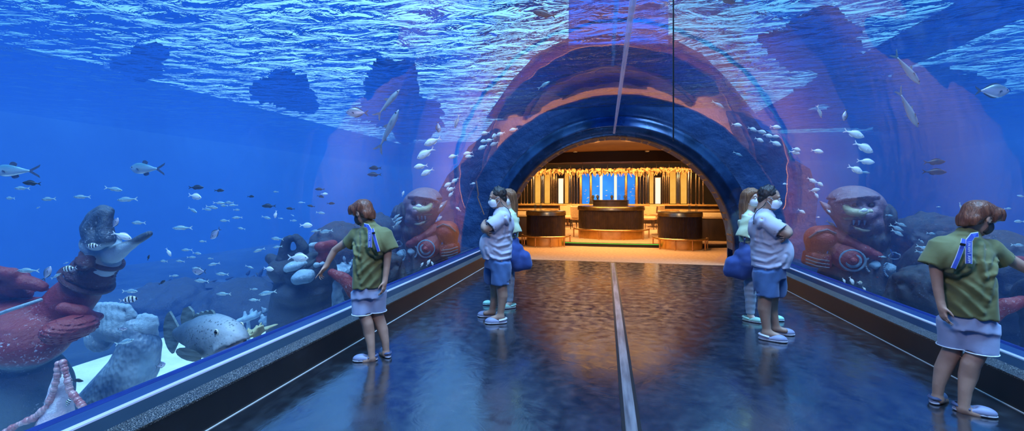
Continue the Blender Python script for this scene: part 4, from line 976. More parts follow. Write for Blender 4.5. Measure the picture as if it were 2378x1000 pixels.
# ---- man with folded arms ------------------------------------------------------
def man():
    Z0 = 5.32
    B = lambda u, v, dz=0.: tuple(W(1090 + u / 2.86, 410 + v / 2.86, Z0 + dz))
    org = W(1152, 742, Z0); org.z = 0
    e = empty('person', org, 0, 'man in pale T-shirt, blue shorts and mask with folded arms facing the left glass', 'person', None)
    L = -RIGHT; fd = (L * .97 + FWD * .22).normalized(); side = Vector((fd.y, -fd.x, 0)).normalized()
    hd = (L * .95 - FWD * .12 - UP * .16); hc = Vector(B(186, 142, .0)); Mh = frame(hd); hs = 1.02
    pr = head_prims(hc, Mh, hs)
    pr += [('rc', B(212, 170, .0), B(225, 230, .0), .062, .068), ('rc', B(222, 265, -.16), B(222, 265, .16), .05, .05), ('ce', B(210, 260), B(190, 530), (.11, .11), (.12, .12), side)]
    # near arm: shoulder, elbow forward, forearm folded across
    pr += [('ch', [(*B(225, 275, -.18), .055), (*B(175, 315, -.2), .047), (*B(112, 350, -.19), .042), (*B(98, 340, -.10), .042), (*B(92, 325, .0), .034), (*B(96, 312, .10), .026)])]
    pr += hand(B(97, 310, .11), FWD + UP * .1, RIGHT * .9 + UP * .1, .92, (.25, .3, .35, .4), 1)
    pr += [('ch', [(*B(225, 275, .18), .055), (*B(170, 315, .2), .047), (*B(112, 352, .19), .042), (*B(98, 352, .10), .040), (*B(100, 358, .0), .033), (*B(112, 362, -.10), .026)])]
    pr += hand(B(113, 362, -.11), -FWD + RIGHT * .2, RIGHT * .9 + UP * .2, .92, (.3, .35, .4, .45), -1)
    pr += [('ch', [(*B(205, 570, -.08), .09), (*B(210, 650, -.1), .08), (*B(215, 735, -.11), .066), (*B(220, 790, -.11), .064), (*B(214, 850, -.11), .048), (*B(207, 905, -.11), .04), (*B(205, 925, -.11), .042)]),
           ('ch', [(*B(165, 570, .1), .09), (*B(168, 650, .12), .08), (*B(172, 735, .12), .064), (*B(172, 790, .13), .06), (*B(160, 850, .13), .046), (*B(152, 890, .13), .04)]),
           ('rc', B(210, 930, -.11), B(150, 942, -.12), .04, .03), ('rc', B(158, 900, .13), B(105, 905, .12), .038, .028)]
    sc_obj('body', pr, M_skin2, e, .009, .026, origin=org)
    eyes(hc, Mh, hs, e, org); glasses(e, hc, Mh, hs, org); face_mask(e, hc, Mh, hs, M_maskw, org)
    def hp_(x, y, z): return tuple(hc + Mh @ Vector((x, y, z)) * hs)
    Rm = np.array(Mh); r = random.Random(3)
    hp2 = [('el', hp_(0, -.03, .045), (.088, .098, .085), Rm), ('el', hp_(0, -.07, -.02), (.07, .045, .06), Rm)]
    for i in range(46):
        a = r.uniform(0, 6.28); q = r.uniform(.1, 1); x = .075 * q * cos(a); y = -.03 + .085 * q * sin(a); z = .045 + .083 * sqrt(max(0, 1 - q * q * .9)); hp2.append(('rc', hp_(x, y, z - .012), hp_(x * 1.06, y * 1.06 + r.uniform(-.006, .012), z + r.uniform(.004, .016)), .009, .003))
    hp2 += [('el', hp_(0, .075, -.02), (.10, .075, .078), Rm, {'op': 'sub', 'k': .02}), ('el', hp_(-.085, .0, -.03), (.03, .03, .045), Rm, {'op': 'sub', 'k': .01}), ('el', hp_(.085, .0, -.03), (.03, .03, .045), Rm, {'op': 'sub', 'k': .01})]
    sc_obj('hair', hp2, M_hblack, e, .0075, .014, lambda P: .010 * vn(P, 55, 2), origin=org)
    sp = [('ce', B(210, 270), B(186, 546), (.178, .150), (.185, .178), side), ('el', B(160, 455, -.0), (.175, .175, .19)), ('rc', B(225, 272, -.15), B(225, 272, .15), .082, .082), ('rc', B(216, 225), B(212, 250), .078, .10), ('el', B(232, 320), (.11, .17, .16)),
          ('cy', B(228, 272, -.16), B(140, 335, -.205), .078, .085), ('cy', B(228, 272, .16), B(140, 335, .205), .078, .085),
          ('rc', B(200, 190), B(222, 215), .066, .066, {'op': 'sub', 'k': .004}), ('cy', B(160, 321, -.197), B(120, 349, -.215), .062, .064, {'op': 'sub', 'k': .004}), ('cy', B(160, 321, .197), B(120, 349, .215), .062, .064, {'op': 'sub', 'k': .004}),
          ('pl', B(190, 545), (0, 0, -1), {'op': 'and', 'k': 0})]
    rid = ridges([[B(*q) for q in p] for p in (((150, 385), (200, 402), (266, 385)), ((140, 425), (190, 452), (262, 440)), ((170, 470), (215, 502), (270, 495)), ((236, 330), (225, 385), (178, 420)), ((245, 270), (264, 330), (268, 400)), ((150, 518), (200, 536), (262, 528)), ((120, 470), (128, 500), (160, 530)))], .010, .014, FWD, B(200, 300, .02))
    bo = np.array(B(215, 440))
    def fold(P):
        q = P - bo; x = q @ np.array(RIGHT); z = q[:, 2]
        return .022 * (np.abs(np.sin((z * .9 - x * .4) * 30 + 3 * vn(P, 4, 6))) - .5) * np.clip(.5 + x * 6, .05, 1) * np.clip(1 - np.abs(z) / .25, 0, 1) * .5 + rid(P) + .014 * vn(P, 9, 2)
    sc_obj('shirt', sp, M_white, e, .010, .04, fold, origin=org)
    sp = [('ce', B(187, 515), B(190, 600), (.170, .145), (.175, .165), side), ('cy', B(210, 570, -.08), B(210, 716, -.10), .125, .120), ('cy', B(160, 570, .1), B(152, 705, .12), .12, .112),
          ('cy', B(210, 690, -.1), B(210, 730, -.1), .105, .105, {'op': 'sub', 'k': 0}), ('cy', B(153, 680, .12), B(152, 720, .12), .10, .10, {'op': 'sub', 'k': 0})]
    sc_obj('shorts', sp, M_navy, e, .011, .04, folds(.009, 9, 3, (1, .3, .5), 48, .006), origin=org)
    b = MB(); b.tube([Vector(B(u, v, dz)) - org for u, v, dz in ((210, 165, -.085), (222, 185, -.10), (238, 200, -.115), (258, 215, -.125), (271, 240, -.125), (275, 265, -.12), (274, 295, -.115))], .0045, 6); b.build('mask_cord', M_blk, e)
    clog(e, Vector((*W(1152, 741, Z0 - .12).to_2d(), 0)), degrees_of(L + FWD * -.12), .275, M_clog, M_sole, org, M_sole)
    clog(e, Vector((*W(1133, 728, Z0 + .16).to_2d(), 0)), degrees_of(L + FWD * .1), .27, M_clog, M_sole, org, M_sole)
    return e
MAN = man()
mirror(MAN, 'reflected copy of the man in pale T-shirt, blue shorts and mask with folded arms facing the right glass', None, (.11, 0, 0))
# ---- woman beside him ----------------------------------------------------------
def woman():
    Z0 = 6.0
    B = lambda u, v, dz=0.: tuple(W(1090 + u / 2.86, 410 + v / 2.86, Z0 + dz))
    org = W(1178, 709, Z0); org.z = 0
    e = empty('person', org, 0, 'woman in mint blouse and light jeans standing behind the man at the left glass', 'person', None)
    L = -RIGHT; fd = (L * .9 - FWD * .25).normalized(); side = Vector((fd.y, -fd.x, 0)).normalized()
    hd = (L * .66 - FWD * .75 - UP * .05); hc = Vector(B(256, 142)); Mh = frame(hd); hs = .95
    pr = head_prims(hc, Mh, hs)
    pr += [('rc', B(262, 175), B(268, 225), .045, .05), ('rc', B(268, 245, -.13), B(268, 245, .13), .04, .04), ('ce', B(268, 235), B(262, 470), (.11, .09), (.13, .11), side)]
    pr += [('ch', [(*B(272, 250, -.15), .045), (*B(300, 315, -.17), .038), (*B(296, 372, -.17), .032), (*B(262, 365, -.2), .028), (*B(232, 352, -.16), .021)])]
    pr += hand(B(230, 351, -.155), L + FWD * .3, RIGHT * .2 + FWD, .8, (.4, .45, .5, .55), 1)
    pr += [('ch', [(*B(268, 250, .15), .045), (*B(255, 320, .18), .038), (*B(245, 380, .17), .031), (*B(225, 372, .08), .028), (*B(215, 360, .0), .021)])]
    pr += hand(B(214, 359, -.01), L * .4 - FWD, RIGHT * .9, .8, (.4, .45, .5, .55), -1)
    pr += [('ch', [(*B(262, 500, -.06), .09), (*B(262, 650, -.07), .06), (*B(265, 720, -.06), .05), (*B(266, 830, -.06), .033)]), ('ch', [(*B(240, 500, .08), .09), (*B(220, 650, .1), .06), (*B(190, 740, .1), .05), (*B(160, 845, .1), .033)]),
           ('rc', B(268, 840, -.06), B(250, 850, -.1), .03, .024), ('rc', B(160, 848, .1), B(135, 855, .08), .03, .024)]
    sc_obj('body', pr, M_skin3, e, .009, .024, origin=org)
    eyes(hc, Mh, hs, e, org); face_mask(e, hc, Mh, hs, M_maskw, org)
    def hp_(x, y, z): return tuple(hc + Mh @ Vector((x, y, z)) * hs)
    Rm = np.array(Mh)
    hp2 = [('el', hp_(0, -.018, .04), (.093, .108, .095), Rm), ('ch', [(*hp_(0, -.07, .02), .085), (*hp_(0, -.10, -.12), .075), (*hp_(.0, -.11, -.25), .06), (*hp_(0, -.10, -.36), .03)]), ('ch', [(*hp_(-.075, .0, .04), .035), (*hp_(-.085, -.02, -.1), .035), (*hp_(-.08, -.04, -.26), .025), (*hp_(-.07, -.05, -.34), .012)]), ('ch', [(*hp_(.075, .0, .04), .035), (*hp_(.085, -.02, -.1), .035), (*hp_(.08, -.04, -.26), .025), (*hp_(.07, -.05, -.34), .012)]),
           ('el', hp_(0, .085, -.035), (.066, .08, .105), Rm, {'op': 'sub', 'k': .02})]
    sc_obj('hair', hp2, M_hlong, e, .009, .025, lambda P: .014 * vn((P - np.array(hc)) @ Rm * np.array([1, 1, .12]), 50, 5), origin=org)
    sp = [('ce', B(272, 265), B(264, 400), (.145, .125), (.155, .13), side), ('rc', B(270, 255, -.12), B(270, 255, .12), .072, .072), ('rc', B(266, 225), B(268, 240), .06, .08), ('cy', B(274, 252, -.14), B(306, 375, -.18), .075, .088), ('cy', B(268, 252, .14), B(250, 375, .18), .075, .085),
          ('rc', B(262, 200), B(266, 216), .052, .052, {'op': 'sub', 'k': .004}), ('cy', B(302, 355, -.175), B(310, 395, -.185), .075, .075, {'op': 'sub', 'k': 0}), ('pl', B(264, 402), (0, 0, -1), {'op': 'and', 'k': 0})]
    sc_obj('blouse', sp, M_mint, e, .010, .035, folds(.010, 10, 8, (.6, .3, 1), 50, .006), origin=org)
    sp = [('ce', B(264, 385), B(258, 520), (.135, .115), (.165, .14), side), ('ch', [(*B(262, 510, -.07), .105), (*B(262, 640, -.07), .078), (*B(266, 720, -.06), .066), (*B(266, 790, -.06), .052), (*B(266, 815, -.06), .048)]), ('ch', [(*B(242, 510, .08), .105), (*B(220, 640, .1), .078), (*B(192, 735, .1), .064), (*B(168, 810, .1), .05), (*B(162, 832, .1), .046)]),
          ('pl', B(262, 822, 0), (0, 0, -1), {'op': 'and', 'k': 0})]
    sc_obj('jeans', sp, M_jean, e, .010, .03, folds(.006, 13, 2, (0, .2, 1), 80, .004), origin=org)
    for c, a in ((W(1180, 708, Z0 - .1), degrees_of(L - FWD * .35)), (W(1140, 706, Z0 + .08), degrees_of(L))):
        clog(e, Vector((*c.to_2d(), 0)), a, .235, M_clogm, M_sole, org, M_clogm)
    # navy bag on her hip, hung from the arm
    bo = Vector(B(303, 500, -.20)); 
    bp = [('bx', tuple(bo - UP * .11 + RIGHT * .03), (.17, .10, .13), .07, rotm(0, 8, math.degrees(YAW))), ('ch', [(*(bo + UP * .15 + RIGHT * .01), .055), (*(bo + UP * .04 + RIGHT * .0), .11), (*(bo - UP * .06 - RIGHT * .05), .12)]), ('el', tuple(bo - UP * .16 + RIGHT * .10), (.13, .10, .10)), ('pl', tuple(bo - UP * .25), (.06, 0, -1), {'op': 'and', 'k': .02})]
    g = empty('shoulder_bag', bo, 0, 'navy cloth bag hanging at the hip of the woman by the left glass', 'bag')
    bg = sc_obj('bag_body', bp, M_bag, g, .012, .05, folds(.018, 7, 6, (1, .2, .25), 38, .014), origin=bo)
    b = MB()
    for dx in (-.03, .05):
        b.tube([Vector(p) - bo for p in (tuple(bo + UP * .17 + RIGHT * dx), B(306, 420, -.22), B(304, 385, -.235 + dx), B(303, 372, -.2 + dx * .5))], [(.012, .004)] * 4, 8)
    b.build('handle', M_bag, g)
    return e, g
WOMAN, BAG = woman()
mirror(WOMAN, 'reflected copy of the woman in mint blouse and jeans standing behind the man at the right glass', None, (.12, 0, 0))
mirror(BAG, 'reflected copy of the navy cloth bag hanging at the hip of the woman by the right glass', None, (.12, 0, 0))
# ================================================================ SUNKEN STATUES, ROCKS AND REEF
def stone(name, hi, lo_, z0, z1, spots=(.6, .66, .7), spot_lo=.62, rough=.4, bump=.5, bs=16, sscale=7):
    """paint that is hi above z1 and lo_ below z0 (worn, or the lit palm), with pale flecks for algae and speckled highlights"""
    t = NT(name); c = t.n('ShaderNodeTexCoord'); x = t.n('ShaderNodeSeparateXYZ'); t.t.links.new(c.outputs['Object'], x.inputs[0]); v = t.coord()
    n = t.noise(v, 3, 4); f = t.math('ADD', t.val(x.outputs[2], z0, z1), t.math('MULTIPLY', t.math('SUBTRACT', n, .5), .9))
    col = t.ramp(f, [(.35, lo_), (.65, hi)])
    sp = t.math('MAXIMUM', t.val(t.noise(v, sscale, 6, .75), spot_lo, spot_lo + .07), t.math('MULTIPLY', t.val(t.noise(v, sscale * 6, 3, .7), .58, .66), t.val(t.noise(v, 2.5, 2), .52, .68)))  # pale flecks: algae plus speckled highlights put into the colour
    col = t.n('ShaderNodeMixRGB', i={0: sp, 1: col, 2: (*spots, 1)}).outputs[0]
    return t.surf(bsdf(t, col, rough, 0, t.bump(t.math('ADD', t.noise(v, bs, 6, .7), t.math('MULTIPLY', t.noise(v, bs * .3, 3), 1.5)), bump, .05)))
RED = (.24, .028, .026); REDD = (.10, .016, .018); GREY = (.09, .14, .17); PALE = (.28, .38, .44); DARK = (.018, .022, .03)
M_warr = stone('worn red lacquer over grey stone', RED, GREY, -.05, .22, (.62, .60, .66), .66)
M_redst = stone('red lacquered stone', RED, REDD, -9, -8, (.55, .5, .55), .66)
M_darkst = stone('dark bronze stone', (.05, .035, .035), (.03, .035, .045), -9, -8, (.2, .22, .26), .64, .3)
M_band = stone('dark red bronze band', (.09, .028, .03), (.05, .035, .045), -9, -8, (.30, .26, .30), .60, .25, 1.)
M_hand = stone('blue grey stone lit palm', (.05, .07, .10), (.42, .52, .58), -.10, .04, (.6, .66, .7), .64)  # dark fingers, pale palm: light on the palm put into the colour
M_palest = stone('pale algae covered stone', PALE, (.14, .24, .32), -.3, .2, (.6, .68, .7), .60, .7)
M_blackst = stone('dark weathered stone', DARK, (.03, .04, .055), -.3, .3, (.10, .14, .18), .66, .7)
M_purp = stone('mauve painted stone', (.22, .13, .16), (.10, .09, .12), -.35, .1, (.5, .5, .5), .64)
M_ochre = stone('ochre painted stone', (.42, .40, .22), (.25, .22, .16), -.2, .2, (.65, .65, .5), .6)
M_bead = mat('pearly beads', (.40, .12, .12), (.62, .42, .42), 12, .3); M_pink = stone('pink white sash', (.62, .5, .56), (.30, .05, .06), -.9, -.1, (.8, .75, .78), .5)
t = NT('scaled stone tail'); v = t.coord(); vo = t.n('ShaderNodeTexVoronoi', feature='SMOOTH_F1', i={'Vector': t.coord((1, 1, .6)), 'Scale': 30, 'Smoothness': .6})
M_tail = t.surf(bsdf(t, t.ramp(t.noise(v, 4, 4), [(.35, (.06, .10, .15)), (.7, (.30, .40, .46))]), .5, 0, t.bump(vo.outputs[0], .6, .02)))
def warrior():
    Z0 = 3.9; S = lambda u, v, dz=0.: tuple(W(u * .6, 400 + v * .6, Z0 + dz)); k = .00232
    org = W(80 * .6, 400 + 720 * .6, Z0)
    e = empty('warrior_statue', (org.x, org.y, ZB), 0, 'huge red and grey sea warrior statue raising an open hand behind the left glass', 'statue'); o = Vector((org.x, org.y, ZB))
    def part(nm, pr, m, par=e, res=.022, kk=.06, disp=None, off=None):
        q = sc_obj(nm, pr, m, par, res, kk, disp, origin=org)
        if par is e: q.location = org - o
        return q
    ns = lambda a, s, sd: (lambda P: a * 2 * vn(P, s, sd))
    part('torso', [('el', S(60, 600, .05), (200 * k, .40, 115 * k)), ('el', S(105, 655, -.12), (125 * k, .30, 95 * k)), ('el', S(-60, 660, -.1), (110 * k, .3, 100 * k)), ('el', S(70, 860, .05), (170 * k, .36, 190 * k)), ('el', S(40, 1080, .05), (200 * k, .40, 160 * k)),
                   ('rc', S(230, 560, .05), S(150, 580, .05), 75 * k, 90 * k), ('ch', [(*S(225, 545, .05), 80 * k), (*S(300, 465, .05), 74 * k), (*S(355, 400, .05), 62 * k)]), ('rc', S(0, 1100, .1), (S(0, 1100, .1)[0], S(0, 1100, .1)[1], ZB - .1), .5, .6)], M_warr, disp=ns(.012, 6, 1))
    d = (Vector(S(410, 315, .05)) - Vector(S(330, 425, .05))).normalized()
    c0 = Vector(S(338, 415, .05)); c1 = Vector(S(398, 335, .05))
    ab = part('armband', [('cy', tuple(c0), tuple(c1), 80 * k, 62 * k), ('el', S(330, 350, -.14), (40 * k, .06, 26 * k))], M_band, kk=.03, disp=lambda P: .012 * np.sin(((P - np.array(c0)) @ np.array(d)) * 90 + 6 * vn(P, 7, 3)) + .03 * vn(P, 12, 4))
    for c, r in ((c0, 83 * k), (c1, 65 * k)):
        b = MB(); x = d.orthogonal().normalized(); y = d.cross(x)
        b.tube([c + (x * cos(a) + y * sin(a)) * r - org for a in [2 * pi * i / 30 for i in range(30)]], .022, 8, closed=True); b.build('band_rim', M_band, ab)
    Q = lambda px, py, dz=0.: tuple(W(px, py, Z0 + dz)); q_ = .00386
    hp = [('rc', Q(238, 612, .05), Q(240, 585, .05), 35 * q_, 33 * q_), ('el', Q(234, 566, .05), (36 * q_, .15, 32 * q_)), ('el', Q(262, 582, .02), (26 * q_, .10, 22 * q_))]
    for i, (dz, du, lift) in enumerate(((-.15, 3, 5), (-.05, -1, 0), (.06, -3, -2), (.16, 2, 8))):
        hp.append(('ch', [(*Q(222 + du, 560, dz), 20 * q_), (*Q(209 + du, 530 + lift, dz), 17 * q_), (*Q(221 + du, 503 + lift, dz), 15 * q_), (*Q(240 + du * .5, 488 + lift, dz), 13 * q_), (*Q(252 + du * .5, 490 + lift, dz), 10 * q_)], {'k': .006}))
        hp.append(('ch', [(*Q(244 + du, 556, dz), 17 * q_), (*Q(241 + du, 528 + lift, dz), 16 * q_), (*Q(248 + du * .5, 500 + lift, dz), 12 * q_)], {'k': .006}))
    hp.append(('ch', [(*Q(266, 590, -.02), 20 * q_), (*Q(292, 573, -.06), 12.5 * q_), (*Q(320, 557, -.08), 9.5 * q_), (*Q(347, 542, -.09), 6.5 * q_)], {'k': .03}))
    for u, v in ((230, 520), (236, 512), (226, 532)): hp.append(('rc', Q(u, v, -.30), Q(u + 4, v - 22, -.30), .012, .010, {'op': 'sub', 'k': .02}))
    hd_ = sc_obj('hand', hp, M_hand, e, .015, .04, ns(.008, 9, 2), origin=S(400, 255)); hd_.location = Vector(S(400, 255)) - o
    b = MB(); b.ball(Vector(S(573, 238, -.11)), 11 * k, 8, (1.4, .6, .7))
    part('shell_pauldron', [('el', S(272, 602, -.2), (60 * k, .20, 44 * k)), ('el', S(245, 632, -.22), (34 * k, .12, 24 * k))], M_redst, res=.012, kk=.05, disp=lambda P: .008 * np.sin((P[:, 2] - S(0, 590)[2] + .35 * (P @ np.array(RIGHT) - Vector(S(262, 590)).dot(RIGHT))) * 210))
    part('epaulette', [('ch', [(*S(255, 530, -.15), 28 * k), (*S(310, 540, -.1), 30 * k), (*S(345, 560, -.02), 26 * k)]), ('el', S(335, 570, .0), (32 * k, .14, 26 * k))], M_redst, disp=ns(.02, 9, 5))
    hb = part('head', [('el', S(-70, 480, .1), (110 * k, .28, 110 * k)), ('rc', S(-40, 520, .1), S(0, 600, .1), 80 * k, 80 * k)], M_redst)
    cur = [((-60, 400), (20, 385), 26), ((0, 392), (90, 408), 24), ((30, 425), (165, 442), 27), ((-40, 440), (70, 450), 30), ((10, 470), (110, 468), 26), ((-40, 500), (60, 490), 30), ((60, 400), (105, 402), 20), ((120, 455), (178, 452), 16)]
    part('hair_curls', [('ch', [(*S(*a, -.12 + .04 * i), r * k * .8), (*S((a[0] + c[0]) / 2, (a[1] + c[1]) / 2 - 8, -.17 + .04 * i), r * k), (*S(*c, -.1 + .03 * i), r * k * .75)], {'k': .015}) for i, (a, c, r) in enumerate(cur)], M_redst, kk=.015, disp=ns(.006, 14, 3))
    b = MB(); b.tube([Vector(S(u, v, dz)) - org for u, v, dz in ((-40, 560, -.38), (30, 535, -.40), (90, 515, -.36), (160, 492, -.22))], .014, 8); c = b.build('cord', M_palest, e); c.location = org - o
    part('sash', [('ch', [(*S(235, 745, -.28), 12 * k), (*S(238, 800, -.3), 22 * k), (*S(232, 880, -.32), 38 * k), (*S(220, 960, -.32), 50 * k), (*S(190, 1050, -.3), 60 * k)])], M_pink, disp=ns(.012, 10, 4))
    i = 0
    for path in (((225, 740), (222, 790), (205, 850), (185, 905), (130, 950), (70, 975), (10, 1010)), ((243, 735), (262, 800), (270, 845), (300, 880), (330, 920))):
        b = MB(); P = [Vector(S(u, v, -.40)) for u, v in path]
        L = [(P[j].lerp(P[j + 1], q / 5)) for j in range(len(P) - 1) for q in range(5)]
        for j, p in enumerate(L): b.ball(p - org, .020 + .012 * random.random(), 8)
        q = b.build('bead_trim', M_bead, e); q.location = org - o
    return e
WARR = warrior()
def tail_statue():
    Z0 = 4.75; S = lambda u, v, dz=0.: tuple(W(u * .6, 400 + v * .6, Z0 + dz)); k = .6 * Z0 / F; org = W(460 * .6, 400 + 760 * .6, Z0); o = Vector((org.x, org.y, ZB))
    e = empty('tail_statue', o, 0, 'blue grey stone fish tail statue with spread fluke standing on the pale sand', 'statue')
    q = sc_obj('tail_body', [('ch', [(*S(520, 600), 45 * k), (*S(540, 680), 70 * k), (*S(515, 760), 84 * k), (*S(455, 850), 98 * k), (*S(390, 940), 110 * k), (*S(340, 1060), 125 * k)])], M_tail, e, .03, .06, origin=org); q.location = org - o
    rid = lambda P: .020 * np.sin((P @ np.array(RIGHT)) * 70 + (P[:, 2]) * 25 + 3 * vn(P, 5, 1))
    rid = lambda P: .007 * np.sin((P @ np.array(RIGHT)) * 105 + (P[:, 2]) * 22 + 3 * vn(P, 5, 1))
    q = sc_obj('fluke', [('el', S(430, 545, -.02), (85 * k, .09, 34 * k), rotm(0, 12, 0)), ('el', S(420, 590), (85 * k, .11, 62 * k)), ('el', S(385, 640, .05), (60 * k, .10, 55 * k)), ('rc', S(470, 600), S(515, 620), 55 * k, 45 * k), ('ch', [(*S(362, 515, -.04), 9 * k), (*S(430, 512, -.05), 12 * k), (*S(498, 522, -.05), 12 * k), (*S(515, 555, -.03), 14 * k)])], M_palest, e, .018, .04, rid, origin=org); q.location = org - o
    q = sc_obj('fluke', [('el', S(560, 590, .05), (52 * k, .09, 40 * k)), ('el', S(575, 630, .06), (36 * k, .08, 40 * k)), ('rc', S(520, 620), S(550, 600), 40 * k, 36 * k), ('ch', [(*S(515, 566, .0), 11 * k), (*S(560, 556, .0), 12 * k), (*S(598, 562, .02), 10 * k), (*S(606, 590, .02), 8 * k)])], M_palest, e, .018, .04, rid, origin=org); q.location = org - o
    return e
TAIL = tail_statue()
def guardian():
    Z0 = 9.3; S = lambda u, v, dz=0.: tuple(W(880 + u / 4.1667, 400 + v / 4.1667, Z0 + dz)); k = Z0 / F / 4.1667
    org = W(880 + 430 / 4.1667, 400 + 380 / 4.1667, Z0); o = Vector((org.x, org.y, ZB))
    e = empty('guardian_statue', o, 0, 'sunken guardian statue with fanged face and red shoulder behind the left glass', 'statue')
    ns = lambda a, s, sd: (lambda P: a * 2 * vn(P, s, sd))
    def part(nm, pr, m, par=e, res=.03, kk=.06, disp=None):
        q = sc_obj(nm, pr, m, par, res, kk, disp, origin=org)
        if par is e: q.location = org - o
        return q
    hd = part('head', [('el', S(420, 320), (190 * k, .42, 165 * k)), ('el', S(400, 440, -.05), (150 * k, .38, 130 * k)), ('el', S(360, 360, -.25), (90 * k, .2, 40 * k)), ('el', S(470, 350, -.30), (60 * k, .14, 50 * k)), ('rc', S(330, 345, -.36), S(350, 385, -.42), 26 * k, 38 * k),
                       ('el', S(440, 300, -.42), (45 * k, .10, 22 * k), {'op': 'sub', 'k': .04}), ('el', S(330, 300, -.40), (30 * k, .10, 20 * k), {'op': 'sub', 'k': .04}), ('el', S(405, 455, -.40), (52 * k, .16, 28 * k), {'op': 'sub', 'k': .04}), ('rc', S(360, 345, -.3), S(520, 300, -.28), 20 * k, 16 * k)], M_purp, disp=ns(.016, 6, 1))
    part('beard', [('el', S(370, 560, .0), (150 * k, .36, 110 * k)), ('el', S(290, 400, .05), (110 * k, .36, 130 * k)), ('rc', S(400, 600, .1), S(420, 900, .2), 170 * k, 260 * k)], M_blackst, disp=lambda P: .02 * np.sin((P @ np.array(RIGHT)) * 40 + 5 * vn(P, 4, 2)) + .03 * vn(P, 5, 1))
    part('helmet', [('el', S(440, 285, .02), (182 * k, .43, 140 * k)), ('pl', S(440, 275), (.12, 0, -1), {'op': 'and', 'k': .01}), ('ch', [(*S(290, 235, -.32), 12 * k), (*S(380, 232, -.42), 13 * k), (*S(480, 250, -.42), 13 * k), (*S(585, 285, -.2), 12 * k)])], M_purp, disp=ns(.01, 8, 6))
    part('cheek', [('ch', [(*S(500, 315, -.33), 26 * k), (*S(470, 355, -.38), 32 * k), (*S(400, 368, -.42), 30 * k), (*S(345, 350, -.44), 24 * k)])], M_ochre, disp=ns(.02, 9, 2))
    part('moustache', [('ch', [(*S(320 + 25 * i, 398 + 8 * (i % 2) + (6 if i > 5 else 0), -.42 + .012 * i), (13 if 0 < i < 8 else 7) * k) for i in range(9)])], M_ochre)
    part('lower_lip', [('ch', [(*S(335, 498, -.38), 9 * k), (*S(385, 505, -.42), 15 * k), (*S(430, 485, -.42), 14 * k), (*S(465, 465, -.36), 8 * k)])], M_ochre)
    for u in (375, 412, 445):
        b = MB(); b.tube([Vector(S(u, 420, -.40)) - org, Vector(S(u + 4, 458, -.41)) - org], [10 * k, 3 * k], 8); q = b.build('fang', M_palest, e); q.location = org - o
    for u, v, dz in ((440, 302, -.34), (335, 302, -.34)):
        b = MB(); b.ball(Vector(S(u, v, dz)) - org, 20 * k, 10); q = b.build('eye', M_darkst, e); q.location = org - o
    part('ear', [('ch', [(*S(540, 400, -.1), 26 * k), (*S(590, 350, -.1), 34 * k), (*S(625, 310, -.06), 26 * k), (*S(665, 268, -.02), 7 * k)]), ('el', S(585, 350, -.17), (20 * k, .05, 34 * k), {'op': 'sub', 'k': .03})], M_purp)
    sh = part('shoulder_armour', [('el', S(660, 570, -.1), (112 * k, .28, 100 * k)), ('rc', S(600, 520, -.05), S(520, 560, -.05), 60 * k, 60 * k), ('rc', S(690, 600, -.1), S(690, 680, -.1), 78 * k, 70 * k)], M_redst, disp=ns(.008, 8, 2))
    b = MB(); b.tube([Vector(S(u, v, dz)) - org for u, v, dz in ((560, 530, -.3), (620, 500, -.34), (680, 520, -.36), (740, 570, -.28))], .02, 8); b.build('raised_band', M_purp, sh)
    cf = part('arm_cuff', [('bx', S(685, 745, -.1), (82 * k, .20, 60 * k), .05, rotm(0, -8, 0))], M_redst, kk=.02)
    for dv in (30, 58, 85):
        b = MB(); b.tube([Vector(S(605, 725 + dv, -.3)) - org, Vector(S(690, 715 + dv, -.34)) - org, Vector(S(765, 690 + dv, -.28)) - org], .014, 6); b.build('cuff_ridge', M_purp, cf)
    part('chest_strap', [('ch', [(*S(545, 545, -.15), 48 * k), (*S(470, 600, -.25), 45 * k), (*S(390, 650, -.3), 42 * k), (*S(300, 690, -.25), 40 * k)])], M_redst, disp=ns(.016, 8, 3))
    ch = part('chest_plate', [('el', S(480, 720, -.2), (115 * k, .24, 105 * k)), ('rc', S(560, 640, -.15), S(500, 680, -.2), 60 * k, 70 * k), ('el', S(330, 850, -.1), (90 * k, .2, 40 * k))], M_redst, disp=ns(.01, 7, 4))
    for r_, th in ((44, .03), (78, .02)):
        b = MB(); c = Vector(S(450, 742, -.42)); b.tube([c - org + RIGHT * (r_ * k * cos(a)) + UP * (r_ * k * sin(a)) + FWD * (.0006 * r_) for a in [2 * pi * i / 28 for i in range(28)]], th, 8, closed=True); b.build('boss_ring', M_palest, ch)
    b = MB(); b.ball(Vector(S(450, 742, -.42)) - org, 26 * k, 12); b.build('boss', M_redst, ch)
    r = random.Random(2)
    for nm, u0, v0, n in (('shell_ornament', 330, 770, 9), ('shell_ornament', 215, 800, 10)):
        q = part(nm, [('el', S(u0, v0, -.22), (45 * k, .14, 50 * k))], M_palest, disp=ns(.03, 14, 3))
        b = MB()
        for i in range(n): b.ball(Vector(S(u0 + 40 * cos(2.2 * i / n - .9), v0 + 52 * sin(2.8 * i / n - 1.3), -.34)) - org, 8 * k, 8)
        b.build('pearl', M_palest, q)
    part('spiral_ornament', [('ch', [(*S(190 + 38 * cos(a), 690 + 26 * sin(a), -.2), 9 * k) for a in [.4 * i for i in range(14)]])], M_palest)
    return e
GUARD = guardian()
